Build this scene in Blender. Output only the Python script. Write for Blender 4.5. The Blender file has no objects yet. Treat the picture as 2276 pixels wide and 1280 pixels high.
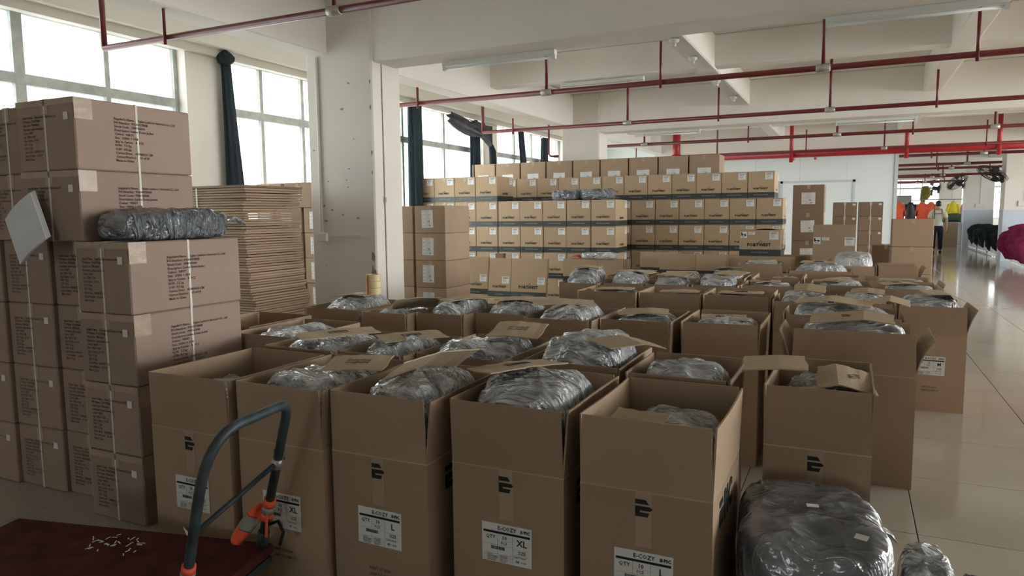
import bpy, bmesh, math, random
from mathutils import Vector, Matrix, noise
random.seed(7)
scene = bpy.context.scene
COL = scene.collection
# ------------------------------------------------------------------ camera
F_PX, CX, CY, CAM_H = 1585.0, 1138.0, 640.0, 1.47
yv = Vector((1893 - CX, 468 - CY, F_PX)).normalized()
hd = Vector((math.cos(-0.0100), math.sin(-0.0100), 0))
zv = yv.cross(hd).normalized()
if zv.y > 0: zv = -zv
xv = yv.cross(zv)
if xv.x < 0: xv = -xv
# rows of world->camera (x right, y down, z forward)
right = Vector((xv.x, yv.x, zv.x)); down = Vector((xv.y, yv.y, zv.y)); fwd = Vector((xv.z, yv.z, zv.z))
cam_d = bpy.data.cameras.new('camera'); cam = bpy.data.objects.new('camera', cam_d); COL.objects.link(cam)
M3 = Matrix((right, -down, -fwd)).transposed()
cam.matrix_world = Matrix.Translation((0, 0, CAM_H)) @ M3.to_4x4()
cam_d.sensor_width = 36.0; cam_d.lens = F_PX / 2276.0 * 36.0; cam_d.clip_end = 300; cam_d.clip_start = .05
scene.camera = cam
# ------------------------------------------------------------------ light
EXPOSURE = 0.56
SKY = 13.0
w = bpy.data.worlds.new('overcast_sky'); scene.world = w; w.use_nodes = True
bg = w.node_tree.nodes['Background']; bg.inputs[0].default_value = (1.0, 0.985, 0.985, 1); bg.inputs[1].default_value = SKY
vs = scene.view_settings
scene.display_settings.display_device = 'sRGB'
vs.view_transform = 'Standard'; vs.look = 'None'; vs.gamma = 1.0; vs.exposure = EXPOSURE; vs.use_curve_mapping = False
cy = scene.cycles
cy.max_bounces = 8; cy.diffuse_bounces = 5; cy.glossy_bounces = 3; cy.transparent_max_bounces = 8; cy.transmission_bounces = 4
cy.caustics_reflective = False; cy.caustics_refractive = False; cy.sample_clamp_indirect = 8.0
cy.use_denoising = True
def portal(name, loc, rot, sx, sy):
    l = bpy.data.lights.new(name, 'AREA'); l.shape = 'RECTANGLE'; l.size = sx; l.size_y = sy
    l.cycles.is_portal = True
    o = bpy.data.objects.new(name, l); COL.objects.link(o); o.location = loc; o.rotation_euler = rot
    return o
WL, WR, WF, WB, CEIL = -7.0, 11.0, 50.0, -12.0, 3.75     # window wall, far right wall, far end, behind camera, slab
portal('daylight_portal_left', (WL - .3, (WB + WF) / 2, 2.17), (0, -math.pi / 2, 0), 2.6, WF - WB)
portal('daylight_portal_right', (WR + .3, (WB + WF) / 2, 2.17), (0, math.pi / 2, 0), 2.6, WF - WB)
portal('daylight_portal_far', ((WL + WR) / 2, WF + .3, 2.17), (-math.pi / 2, 0, 0), WR - WL, 2.6)
portal('fill_portal_rear', (-.25, WB - .3, 2.17), (math.pi / 2, 0, 0), 4.0, 2.6)  # portal for the added fill window behind the camera
# ------------------------------------------------------------------ materials
def nt(name):
    m = bpy.data.materials.new(name); m.use_nodes = True
    t = m.node_tree; return m, t, t.nodes['Principled BSDF']
def N(t, typ, **k):
    n = t.nodes.new(typ)
    for a, b in k.items():
        if a.startswith('i_'):
            key = a[2:]
            n.inputs[int(key) if key.isdigit() else key].default_value = b
        else: setattr(n, a, b)
    return n
def mat(name, col, rough=.6, spec=.3, metal=0, var=.12, scale=3.0, bump=0, bscale=60, detail=4, coat=0, objvar=0, stretch=None):
    m, t, b = nt(name)
    tc = N(t, 'ShaderNodeTexCoord')
    src = tc.outputs['Object']
    if stretch:
        mp = N(t, 'ShaderNodeMapping'); mp.inputs['Scale'].default_value = stretch
        t.links.new(src, mp.inputs[0]); src = mp.outputs[0]
    nz = N(t, 'ShaderNodeTexNoise', i_Scale=scale, i_Detail=detail)
    t.links.new(src, nz.inputs['Vector'])
    cr = N(t, 'ShaderNodeValToRGB')
    c0 = [max(0, c * (1 - var)) for c in col]; c1 = [min(1, c * (1 + var)) for c in col]
    cr.color_ramp.elements[0].position = .3; cr.color_ramp.elements[0].color = (*c0, 1)
    cr.color_ramp.elements[1].position = .7; cr.color_ramp.elements[1].color = (*c1, 1)
    t.links.new(nz.outputs[0], cr.inputs[0])
    out = cr.outputs[0]
    if objvar:
        oi = N(t, 'ShaderNodeObjectInfo')
        mr = N(t, 'ShaderNodeMapRange', i_3=1 - objvar, i_4=1 + objvar)
        t.links.new(oi.outputs['Random'], mr.inputs[0])
        hs = N(t, 'ShaderNodeHueSaturation'); t.links.new(mr.outputs[0], hs.inputs['Value']); t.links.new(out, hs.inputs['Color']); out = hs.outputs[0]
    t.links.new(out, b.inputs['Base Color'])
    b.inputs['Roughness'].default_value = rough; b.inputs['Metallic'].default_value = metal
    b.inputs['Specular IOR Level'].default_value = spec; b.inputs['Coat Weight'].default_value = coat
    if bump:
        n2 = N(t, 'ShaderNodeTexNoise', i_Scale=bscale, i_Detail=3.0); t.links.new(src, n2.inputs['Vector'])
        bp = N(t, 'ShaderNodeBump', i_Strength=bump, i_Distance=.01); t.links.new(n2.outputs[0], bp.inputs['Height'])
        t.links.new(bp.outputs[0], b.inputs['Normal'])
    return m
def plastic(name, dark, haze_glint, glintamt=.5, rough=.2, sc=1.0, bs=.85):
    # clear film over dark cloth: crinkled gloss, milky film and painted highlights along the creases
    m, t, b = nt(name)
    tc = N(t, 'ShaderNodeTexCoord'); mp = N(t, 'ShaderNodeMapping'); mp.inputs['Scale'].default_value = (.9, 3.4, 1.6); mp.inputs['Rotation'].default_value = (0, 0, .6)
    oi = N(t, 'ShaderNodeObjectInfo'); va = N(t, 'ShaderNodeVectorMath', operation='ADD')
    cm = N(t, 'ShaderNodeVectorMath', operation='SCALE'); cm.inputs[3].default_value = 13.0
    cx = N(t, 'ShaderNodeCombineXYZ'); t.links.new(oi.outputs['Random'], cx.inputs[0]); t.links.new(oi.outputs['Random'], cx.inputs[1]); t.links.new(cx.outputs[0], cm.inputs[0])
    t.links.new(tc.outputs['Object'], va.inputs[0]); t.links.new(cm.outputs[0], va.inputs[1]); t.links.new(va.outputs[0], mp.inputs[0])
    n1 = N(t, 'ShaderNodeTexNoise', i_Scale=8.0 * sc, i_Detail=4.0, i_Distortion=.7); t.links.new(mp.outputs[0], n1.inputs['Vector'])
    n2 = N(t, 'ShaderNodeTexNoise', i_Scale=3.4 * sc, i_Detail=3.0, i_Distortion=.8); t.links.new(mp.outputs[0], n2.inputs['Vector'])
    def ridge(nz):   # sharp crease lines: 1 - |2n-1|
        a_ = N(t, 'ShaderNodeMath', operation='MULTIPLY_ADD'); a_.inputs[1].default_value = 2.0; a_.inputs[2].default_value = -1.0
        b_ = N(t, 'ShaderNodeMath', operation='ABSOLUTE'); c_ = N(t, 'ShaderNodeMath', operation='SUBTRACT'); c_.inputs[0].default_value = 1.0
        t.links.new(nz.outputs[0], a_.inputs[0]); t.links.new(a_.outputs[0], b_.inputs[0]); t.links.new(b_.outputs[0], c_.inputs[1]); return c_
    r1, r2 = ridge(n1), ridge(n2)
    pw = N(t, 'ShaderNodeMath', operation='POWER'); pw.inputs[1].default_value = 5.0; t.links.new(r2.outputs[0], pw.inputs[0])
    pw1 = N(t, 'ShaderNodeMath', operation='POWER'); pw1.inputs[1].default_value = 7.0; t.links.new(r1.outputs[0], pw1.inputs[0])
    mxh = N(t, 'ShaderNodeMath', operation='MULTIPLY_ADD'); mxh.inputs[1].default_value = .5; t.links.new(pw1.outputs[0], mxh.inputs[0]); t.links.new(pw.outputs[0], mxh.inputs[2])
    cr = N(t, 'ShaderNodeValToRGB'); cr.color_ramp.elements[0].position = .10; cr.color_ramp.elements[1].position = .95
    cr.color_ramp.elements[0].color = (*dark, 1); cr.color_ramp.elements[1].color = (*[d + (h - d) * glintamt for d, h in zip(dark, haze_glint)], 1)
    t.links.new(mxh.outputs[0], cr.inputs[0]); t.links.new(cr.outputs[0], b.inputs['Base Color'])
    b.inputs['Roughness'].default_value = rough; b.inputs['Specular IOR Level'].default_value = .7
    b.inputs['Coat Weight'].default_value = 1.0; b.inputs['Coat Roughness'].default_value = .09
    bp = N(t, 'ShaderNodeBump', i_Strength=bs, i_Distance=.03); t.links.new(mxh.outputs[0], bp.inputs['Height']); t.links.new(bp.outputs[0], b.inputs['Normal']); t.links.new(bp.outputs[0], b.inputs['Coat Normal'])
    return m
CARD = (.37, .268, .185)
M = {}
M['card'] = mat('brown_cardboard', CARD, .75, .2, var=.07, scale=2.2, bump=.05, bscale=90, objvar=.10)
M['card_in'] = M['card']
M['card_pink'] = mat('pinkish_cardboard', (.355, .262, .212), .7, .25, var=.06, scale=2, bump=.05, bscale=80, objvar=.07)
M['card_tan'] = mat('tan_printed_cardboard', (.43, .315, .205), .7, .25, var=.05, scale=2, objvar=.07)
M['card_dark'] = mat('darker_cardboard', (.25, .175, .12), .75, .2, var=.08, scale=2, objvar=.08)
M['card_sheet'] = mat('raw_cardboard_sheet', (.50, .395, .275), .8, .15, var=.10, scale=4, bump=.35, bscale=30, stretch=(1, 12, 1), objvar=.10)
M['band'] = mat('dark_printed_band', (.035, .045, .045), .35, .5, var=.2, scale=8)
M['ink'] = mat('black_print_ink', (.02, .025, .025), .6, .2, var=.1)
M['ink_brown'] = mat('faded_brown_print_ink', (.10, .065, .05), .7, .2, var=.2)
M['ink_grey'] = mat('grey_print_ink', (.30, .31, .31), .7, .2, var=.1)
M['paper'] = mat('white_label_paper', (.74, .75, .74), .6, .3, var=.03)
M['tape'] = mat('clear_packing_tape', (.40, .30, .215), .30, .4, var=.12, scale=9, bump=.25, bscale=25)
M['strap'] = mat('white_plastic_strap', (.66, .62, .56), .4, .4, var=.05)
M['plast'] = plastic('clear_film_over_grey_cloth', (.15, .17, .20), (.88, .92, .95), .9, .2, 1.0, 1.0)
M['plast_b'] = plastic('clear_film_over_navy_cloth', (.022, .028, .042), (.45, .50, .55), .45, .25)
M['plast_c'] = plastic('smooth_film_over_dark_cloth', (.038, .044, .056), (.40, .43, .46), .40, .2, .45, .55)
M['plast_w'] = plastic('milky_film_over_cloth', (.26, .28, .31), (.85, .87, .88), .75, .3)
M['wall'] = mat('white_painted_plaster', (.75, .715, .66), .8, .2, var=.05, scale=1.2, detail=7, bump=.04, bscale=14)
M['beam'] = mat('white_painted_concrete', (.87, .84, .785), .85, .15, var=.035, scale=.9, detail=8, bump=.05, bscale=10)
M['slab'] = mat('white_ceiling_paint', (.87, .85, .80), .85, .15, var=.05, scale=.7, detail=8)
M['partition'] = mat('pale_blue_white_panel', (.74, .80, .80), .45, .35, var=.02, scale=.6)
M['seam'] = mat('panel_joint_strip', (.55, .60, .62), .4, .4, var=.03)
M['blue_dado'] = mat('pale_blue_lower_paint', (.52, .60, .68), .7, .25, var=.04, scale=1)
M['frame'] = mat('weathered_grey_steel_frame', (.40, .42, .39), .6, .35, var=.22, scale=7, detail=6)
M['red'] = mat('red_pipe_paint', (.16, .022, .024), .38, .5, var=.15, scale=5)
M['red_b'] = mat('bright_red_pipe_paint', (.42, .02, .03), .35, .5, var=.1, scale=5)
M['galv'] = mat('galvanised_fitting', (.48, .47, .43), .4, .5, metal=.6, var=.15, scale=20)
M['grout'] = mat('dark_tile_grout', (.10, .095, .085), .9, .1, var=.1)
M['tile'] = mat('polished_beige_tile', (.40, .365, .31), .10, .5, var=.07, scale=1.6, detail=8, objvar=.04)
M['curtain'] = mat('dark_slate_curtain_cloth', (.022, .034, .042), .8, .2, var=.25, scale=6, stretch=(6, 6, .6))
M['curtain_g'] = mat('grey_thin_curtain_cloth', (.12, .125, .135), .8, .2, var=.2, scale=5)
M['lamp'] = mat('white_lamp_housing', (.70, .72, .70), .4, .4, var=.03)
M['tube'] = mat('unlit_fluorescent_tube', (.80, .83, .82), .2, .5, var=.02)
M['steel_blue'] = mat('blue_grey_painted_steel_tube', (.045, .062, .07), .5, .35, metal=.2, var=.45, scale=14, detail=7)
M['deck'] = mat('worn_maroon_platform', (.085, .026, .022), .85, .12, var=.3, scale=9, detail=7, bump=.1, bscale=60)
M['rubber'] = mat('black_rubber', (.02, .02, .022), .7, .2)
M['orange'] = mat('fluorescent_orange_cloth', (.90, .13, .06), .6, .3, var=.12, scale=9)
M['silver'] = mat('grey_reflective_tape', (.30, .31, .28), .4, .4, var=.08)
M['white_cloth'] = mat('white_folded_cloth', (.72, .74, .78), .85, .15, var=.03, scale=4, bump=.06, bscale=60)
M['roll'] = mat('cream_tape_roll', (.72, .60, .33), .25, .5, var=.10, scale=20, stretch=(1, 1, 8))
M['roll_o'] = mat('orange_core_stripe', (.55, .20, .05), .4, .4)
M['black'] = mat('black_enamel', (.02, .021, .023), .4, .5)
M['hair'] = mat('black_hair', (.012, .011, .012), .45, .4)
M['skin'] = mat('skin', (.42, .26, .19), .5, .35, var=.05)
M['shirt'] = mat('cream_tshirt_cloth', (.66, .62, .52), .85, .15, var=.05, scale=8)
M['trousers'] = mat('dark_navy_trousers_cloth', (.02, .022, .035), .85, .15)
M['purple'] = mat('magenta_purple_cloth', (.22, .025, .085), .85, .15, var=.25, scale=7, bump=.3, bscale=22)
M['dkgreen'] = mat('near_black_green_cloth', (.012, .02, .022), .85, .15, var=.25, scale=7, bump=.3, bscale=22)
M['white_pl'] = mat('white_plastic_slat', (.75, .76, .76), .4, .4, var=.03)
M['yellow'] = mat('bright_yellow_cloth', (.75, .62, .06), .7, .2, var=.1)
M['olive'] = mat('olive_cloth', (.20, .17, .04), .8, .2, var=.2)
M['green'] = mat('dull_green_cover', (.06, .10, .06), .7, .2, var=.15)
M['pink'] = mat('pink_cloth', (.62, .20, .38), .7, .2, var=.12)
M['grey_box'] = mat('grey_metal_cabinet', (.34, .36, .38), .5, .4, var=.05)
M['red_cloth'] = mat('rust_red_cloth', (.28, .07, .04), .8, .2, var=.25)
M['stain'] = mat('bare_cement_patch', (.33, .30, .25), .9, .1, var=.25, scale=20)
M['outside'] = mat('pale_bounce_ground', (.66, .65, .62), .9, .1)  # lightened so it bounces daylight up onto the ceiling
def glassmat(nm, tint):
    m = bpy.data.materials.new(nm); m.use_nodes = True; t = m.node_tree; t.nodes.clear()
    o = N(t, 'ShaderNodeOutputMaterial'); tr = N(t, 'ShaderNodeBsdfTransparent'); tr.inputs[0].default_value = (*tint, 1)
    gl = N(t, 'ShaderNodeBsdfGlossy'); gl.inputs['Roughness'].default_value = .05
    nz = N(t, 'ShaderNodeTexNoise', i_Scale=3.0); mr = N(t, 'ShaderNodeMapRange', i_3=.04, i_4=.08)
    mx = N(t, 'ShaderNodeMixShader'); t.links.new(nz.outputs[0], mr.inputs[0]); t.links.new(mr.outputs[0], mx.inputs[0])
    t.links.new(tr.outputs[0], mx.inputs[1]); t.links.new(gl.outputs[0], mx.inputs[2]); t.links.new(mx.outputs[0], o.inputs[0])
    return m
M['glass'] = glassmat('clear_window_glass', (.95, .96, .955)); M['glass_dim'] = glassmat('light_cutting_window_glass', (.56, .585, .585))  # second glass is darkened to cut the daylight coming in
# ------------------------------------------------------------------ mesh helpers
class MB:
    def __init__(s): s.v = []; s.f = []
    def add(s, vs, fs):
        n = len(s.v); s.v += [tuple(p) for p in vs]; s.f += [tuple(i + n for i in q) for q in fs]; return s
    def box(s, x0, x1, y0, y1, z0, z1):
        return s.add([(x0, y0, z0), (x1, y0, z0), (x1, y1, z0), (x0, y1, z0), (x0, y0, z1), (x1, y0, z1), (x1, y1, z1), (x0, y1, z1)],
                     [(0, 3, 2, 1), (4, 5, 6, 7), (0, 1, 5, 4), (1, 2, 6, 5), (2, 3, 7, 6), (3, 0, 4, 7)])
    def cbox(s, c, d, rot=None):
        vs = [Vector((sx * d[0] / 2, sy * d[1] / 2, sz * d[2] / 2)) for sz in (-1, 1) for sx, sy in ((-1, -1), (1, -1), (1, 1), (-1, 1))]
        if rot is not None: vs = [rot @ v for v in vs]
        return s.add([v + Vector(c) for v in vs], [(0, 3, 2, 1), (4, 5, 6, 7), (0, 1, 5, 4), (1, 2, 6, 5), (2, 3, 7, 6), (3, 0, 4, 7)])
    def rings(s, rs, cap=True, closed=True):
        n = len(rs[0]); vs = [p for r in rs for p in r]; fs = []
        for i in range(len(rs) - 1):
            for j in range(n if closed else n - 1):
                a, b = i * n + j, i * n + (j + 1) % n
                fs.append((a, b, b + n, a + n))
        if cap and closed: fs.append(tuple(range(n - 1, -1, -1))); fs.append(tuple(range((len(rs) - 1) * n, len(rs) * n)))
        return s.add(vs, fs)
    def tube(s, path, r, n=8, cap=True):
        path = [Vector(p) for p in path]; rs = []
        rr = r if isinstance(r, (list, tuple)) else [r] * len(path)
        prev = None
        for i, p in enumerate(path):
            d = (path[min(i + 1, len(path) - 1)] - path[max(i - 1, 0)]).normalized()
            if prev is None:
                u = d.orthogonal().normalized()
            else:
                u = prev - d * prev.dot(d); u = u.normalized() if u.length > 1e-6 else d.orthogonal().normalized()
            prev = u; v = d.cross(u)
            rs.append([p + (u * math.cos(2 * math.pi * k / n) + v * math.sin(2 * math.pi * k / n)) * rr[i] for k in range(n)])
        return s.rings(rs, cap)
    def grid(s, nx, ny, fn):
        vs = [fn(i / (nx - 1), j / (ny - 1)) for j in range(ny) for i in range(nx)]
        fs = [(j * nx + i, j * nx + i + 1, (j + 1) * nx + i + 1, (j + 1) * nx + i) for j in range(ny - 1) for i in range(nx - 1)]
        return s.add(vs, fs)
    def slabgrid(s, nx, ny, fn, th):
        top = [Vector(fn(i / (nx - 1), j / (ny - 1))) for j in range(ny) for i in range(nx)]
        n = len(top); vs = top + [p - Vector((0, 0, th)) for p in top]; fs = []
        for j in range(ny - 1):
            for i in range(nx - 1):
                q = (j * nx + i, j * nx + i + 1, (j + 1) * nx + i + 1, (j + 1) * nx + i)
                fs.append(q); fs.append(tuple(k + n for k in q[::-1]))
        per = [i for i in range(nx)] + [j * nx + nx - 1 for j in range(1, ny)] + [(ny - 1) * nx + i for i in range(nx - 2, -1, -1)] + [j * nx for j in range(ny - 2, 0, -1)]
        for k in range(len(per)):
            a, b = per[k], per[(k + 1) % len(per)]; fs.append((b, a, a + n, b + n))
        return s.add(vs, fs)
    def mesh(s, name, m, smooth=False, bevel=0):
        me = bpy.data.meshes.new(name); me.from_pydata(s.v, [], s.f); 
        bm = bmesh.new(); bm.from_mesh(me)
        bmesh.ops.recalc_face_normals(bm, faces=bm.faces)
        if bevel: bmesh.ops.bevel(bm, geom=bm.edges[:], offset=bevel, segments=1, affect='EDGES')
        bm.to_mesh(me); bm.free()
        if m: me.materials.append(M[m] if isinstance(m, str) else m)
        if smooth:
            me.polygons.foreach_set('use_smooth', [True] * len(me.polygons))
        return me
    def build(s, name, m, parent=None, smooth=False, bevel=0, **k):
        return put(name, s.mesh(name, m, smooth, bevel), parent, **k)
def put(name, me, parent=None, loc=None, rot=None, label=None, kind=None):
    o = bpy.data.objects.new(name, me); COL.objects.link(o)
    if parent: o.parent = parent
    if loc is not None: o.location = loc
    if rot is not None: o.rotation_euler = rot
    if label: o['label'] = label
    if kind: o['kind'] = kind
    return o
def tag(o, label, cat, group=None):
    o['label'] = label; o['category'] = cat
    if group: o['group'] = group
    return o
def thing(name, label, cat, loc=(0, 0, 0), rz=0, group=None):
    o = bpy.data.objects.new(name, None); COL.objects.link(o); o.location = loc; o.rotation_euler = (0, 0, rz); o.empty_display_size = .1
    return tag(o, label, cat, group)
def struct(o, label=None):
    o['kind'] = 'structure'
    if label: o['label'] = label
    return o
def sempty(name, loc=(0, 0, 0), label=None):
    o = bpy.data.objects.new(name, None); COL.objects.link(o); o.location = loc; return struct(o, label)
# flat print: text and bars gathered in one mesh lying in local XY
def text_geo(txt, size, bold=0.0, align='LEFT', spacing=1.0):
    c = bpy.data.curves.new('t', 'FONT'); c.body = txt; c.size = size; c.align_x = align; c.offset = bold * size; c.resolution_u = 1; c.space_character = spacing; c.fill_mode = 'FRONT'
    o = bpy.data.objects.new('t', c); COL.objects.link(o)
    me = bpy.data.meshes.new_from_object(o)
    vs = [tuple(v.co) for v in me.vertices]; fs = [tuple(p.vertices) for p in me.polygons]
    bpy.data.objects.remove(o); bpy.data.curves.remove(c); bpy.data.meshes.remove(me)
    return vs, fs
_tc = {}
class Print(MB):
    def text(s, txt, x, y, size, bold=0.0, align='LEFT', rot=0, sx=1.0, spacing=1.0, shear=0.0):
        key = (txt, size, bold, align, spacing)
        if key not in _tc: _tc[key] = text_geo(txt, size, bold, align, spacing)
        vs, fs = _tc[key]; c, n = math.cos(rot), math.sin(rot)
        return s.add([(x + (vx * sx + vy * shear) * c - vy * n, y + vx * sx * n + vy * c, 0) for vx, vy, _ in vs], fs)
    def rect(s, x0, x1, y0, y1): return s.add([(x0, y0, 0), (x1, y0, 0), (x1, y1, 0), (x0, y1, 0)], [(0, 1, 2, 3)])
    def poly(s, pts): return s.add([(x, y, 0) for x, y in pts], [tuple(range(len(pts)))])
    def flat(s, name, m):
        me = bpy.data.meshes.new(name); me.from_pydata(s.v, [], s.f); me.materials.append(M[m]); return me
FRONT = (math.pi / 2, 0, 0)            # print facing -Y
SIDE = (math.pi / 2, 0, math.pi / 2)   # print facing +X
ORD = ['first', 'second', 'third', 'fourth', 'fifth', 'sixth', 'seventh', 'eighth', 'ninth', 'tenth', 'eleventh', 'twelfth']
def sm(x): return max(0.0, min(1.0, x))
# ================================================================== STRUCTURE
g = MB().box(-60, 60, -60, 90, -3.6, -3.5).build('ground_outside', 'outside'); struct(g, 'unseen pale ground outside, bouncing daylight up to the ceiling')  # unseen plane added to shape the light entering from below
floor = MB().box(WL - .2, WR + .2, WB - .2, WF + .2, -.15, -.012).build('floor', 'grout'); struct(floor, 'polished beige tiled warehouse floor')
TS, TX, TY = .8, .322, 3.60
tile_me = MB().box(.002, TS - .002, .002, TS - .002, -.0115, 0).mesh('tile', 'tile', bevel=.0012)
cells = []
i0, i1 = math.floor((WL - TX) / TS), math.ceil((WR - TX) / TS)
j0, j1 = math.floor((WB - TY) / TS), math.ceil((WF - TY) / TS)
near = []
for i in range(i0, i1):
    for j in range(j0, j1):
        x, y = TX + i * TS, TY + j * TS
        cx_, cy_ = x + .4, y + .4
        d = Vector((cx_, cy_, -CAM_H)); zc = d.dot(fwd)
        vis = False
        if zc > .5:
            u, v = CX + F_PX * d.dot(right) / zc, CY + F_PX * d.dot(down) / zc
            vis = (-150 < u < 2420 and v < 1420) and (cx_ > -1.1 and (cx_ < .19 * cy_ + 1.2) or (cx_ < -2.6 and cy_ < 2.6))
        cells.append((0 if vis else 1, zc, x, y))
cells.sort()
rest = MB()
for k, (nv, zc, x, y) in enumerate(cells):
    if k < 300 and not nv: put('tile', tile_me, floor, loc=(x, y, 0))
    else: rest.box(x + .002, x + TS - .002, y + .002, y + TS - .002, -.0115, 0)
rest.build('tile_field', 'tile', floor, kind='stuff')
slab = MB().box(WL - .2, WR + .2, WB - .2, WF + .2, CEIL, CEIL + .2).build('ceiling', 'slab'); struct(slab, 'white painted concrete ceiling slab')
def beam(x0, x1, y0, y1, z0, nm, m='beam', lab='white painted concrete ceiling beam'):
    o = MB().box(x0, x1, y0, y1, z0, CEIL).build(nm, m, bevel=.012); struct(o, lab); return o
tn = 0
def trim():
    global tn; tn += 1; return 'trim_%d' % tn
for k, y in enumerate((-8.4, -1.2, 6.0, 13.2, 20.4, 27.6, 34.8, 42.0)):
    beam(-5.1, WR, y + .03, y + .43, 3.0 if k else 3.0, trim(), lab='deep white ceiling cross beam, number %s from the front' % ORD[k])
for k, y in enumerate((-4.8, 2.4, 9.7, 16.9, 24.0, 31.2)):
    beam(-5.1, WR, y, y + .24, 3.345, trim(), lab='shallow white ceiling cross beam between the deep beams')
for k, x in enumerate((-1.92, .96, 6.6)): beam(x, x + .25, WB, WF, 3.33, trim(), lab='shallow white ceiling beam running away from the camera')
beam(-5.2, -4.93, WB, WF, 3.12, trim(), lab='white ceiling beam along the left column line')
beam(3.95, 4.25, WB, WF, 3.12, trim(), lab='white ceiling beam along the right column line')
beam(WL, WL + .22, WB, WF, 3.45, trim(), lab='white edge beam above the left windows')
# walls
def wall(nm, lab, boxes, m='wall'):
    b = MB()
    for q in boxes: b.box(*q)
    return struct(b.build(nm, m), lab)
T = .24
# left wall: sill, lintel, solid near part, pilasters
WIN_L = [(3.3, 5.97), (6.55, 13.3), (13.95, 17.9), (18.5, 20.3), (21.0, 27.5), (28.2, 34.7), (35.4, 41.9), (42.6, 49.5)]
bx = [(WL - T, WL, WB, WF, 0, .92), (WL - T, WL, WB, WF, 3.43, CEIL)]
prev = WB
for a, b_ in WIN_L: bx.append((WL - T, WL + (.06 if prev > 0 else 0), prev, a, .92, 3.43)); prev = b_
bx.append((WL - T, WL, prev, WF, .92, 3.43))
wl_o = wall('wall_left', 'off-white plastered window wall on the left', bx)
WIN_R = [(2.0, 20.0), (21, 34), (35, 49)]
bx = [(WR, WR + T, WB, WF, 0, .92), (WR, WR + T, WB, WF, 3.43, CEIL)]; prev = WB
for a, b_ in WIN_R: bx.append((WR, WR + T, prev, a, .92, 3.43)); prev = b_
bx.append((WR, WR + T, prev, WF, .92, 3.43))
wall('wall_right', 'white wall on the far right side', bx)
WIN_F = [(-6.5, -.5), (.3, 5.0), (5.8, 10.5)]
bx = [(WL, WR, WF, WF + T, 0, .92), (WL, WR, WF, WF + T, 3.43, CEIL)]; prev = WL
for a, b_ in WIN_F: bx.append((prev, a, WF, WF + T, .92, 3.43)); prev = b_
bx.append((prev, WR, WF, WF + T, .92, 3.43))
wall('wall_back', 'white wall with windows at the far end', bx)
wall('wall_front', 'white wall behind the viewer', [(WL, WR, WB - T, WB, 0, .92), (WL, WR, WB - T, WB, 3.43, CEIL), (WL, -2.0, WB - T, WB, .92, 3.43), (1.5, WR, WB - T, WB, .92, 3.43)])
# windows
wn = 0
def window(axis, pos, a, b, mull, out, gl='glass'):
    """axis 'x': wall at x=pos, runs along y; 'y': wall at y=pos, runs along x"""
    global wn; wn += 1
    e = sempty('window_%d' % wn, label='grey steel framed window bay number %s' % (ORD[wn - 1] if wn <= 12 else str(wn)))
    z0, z1, zt = .92, 3.43, 2.77
    c = pos + out * .10
    def B(s0, s1, za, zb, d=.05):
        return MB().box(c - d / 2, c + d / 2, s0, s1, za, zb) if axis == 'x' else MB().box(s0, s1, c - d / 2, c + d / 2, za, zb)
    fr = B(a, b, z0, z0 + .05); 
    for q in ((a, b, z1 - .05, z1), (a, a + .05, z0, z1), (b - .05, b, z0, z1)):
        t = B(*q); fr.add(t.v, t.f)
    fr.build('window_frame', 'frame', e)
    B(a + .05, b - .05, zt - .045, zt + .055, .07).build('transom', 'frame', e)
    st = [a + .05] + [m for m in mull if a < m < b] + [b - .05]
    for m in st[1:-1]:
        wd = .055 if abs(m - 4.22) > .01 else .10
        B(m - wd / 2, m + wd / 2, z0 + .05, z1 - .05).build('mullion', 'frame', e)
    for p, q in zip(st[:-1], st[1:]):
        for za, zb in ((z0 + .05, zt - .045), (zt + .055, z1 - .05)):
            B(p, q, za, zb, .006).build('pane', gl, e)
MUL = [2.9, 3.5, 4.22, 5.1, 7.27, 8.05, 9.3, 10.55, 11.95, 15.1, 16.1, 17.1, 19.2] + [21 + 1.3 * k for k in range(1, 24)]
for a, b_ in WIN_L: window('x', WL, a, b_, MUL, -1, 'glass_dim')
for a, b_ in WIN_R: window('x', WR, a, b_, [a + (b_ - a) * k / 6 for k in range(1, 6)], 1, 'glass' if a < 20 else 'glass_dim')
for a, b_ in WIN_F: window('y', WF, a, b_, [a + (b_ - a) * k / 4 for k in range(1, 4)], 1, 'glass_dim')
window('y', WB, -2.0, 1.5, [-.85, .35], -1, 'glass_dim')  # unseen window added as fill light for the camera-facing fronts
# window ledge moulding above panes
o = MB().box(WL, WL + .12, 2.0, 49.5, 3.36, 3.47).build(trim(), 'wall', bevel=.01); struct(o, 'cream moulding along the top of the left windows')
# columns
def column(x0, x1, y0, y1, nm, lab, dado=False):
    e = sempty(nm, label=lab)
    MB().box(x0, x1, y0, y1, 0, CEIL).build('shaft', 'wall', e, bevel=.015)
    if dado:
        MB().box(x0 - .004, x1 + .004, y0 - .004, y1 + .004, 0, 1.45).build('dado', 'blue_dado', e)
    return e
c1 = column(-5.21, -4.38, 6.0, 6.5, trim(), 'thick square white column in the foreground, behind the cartons')
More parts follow.
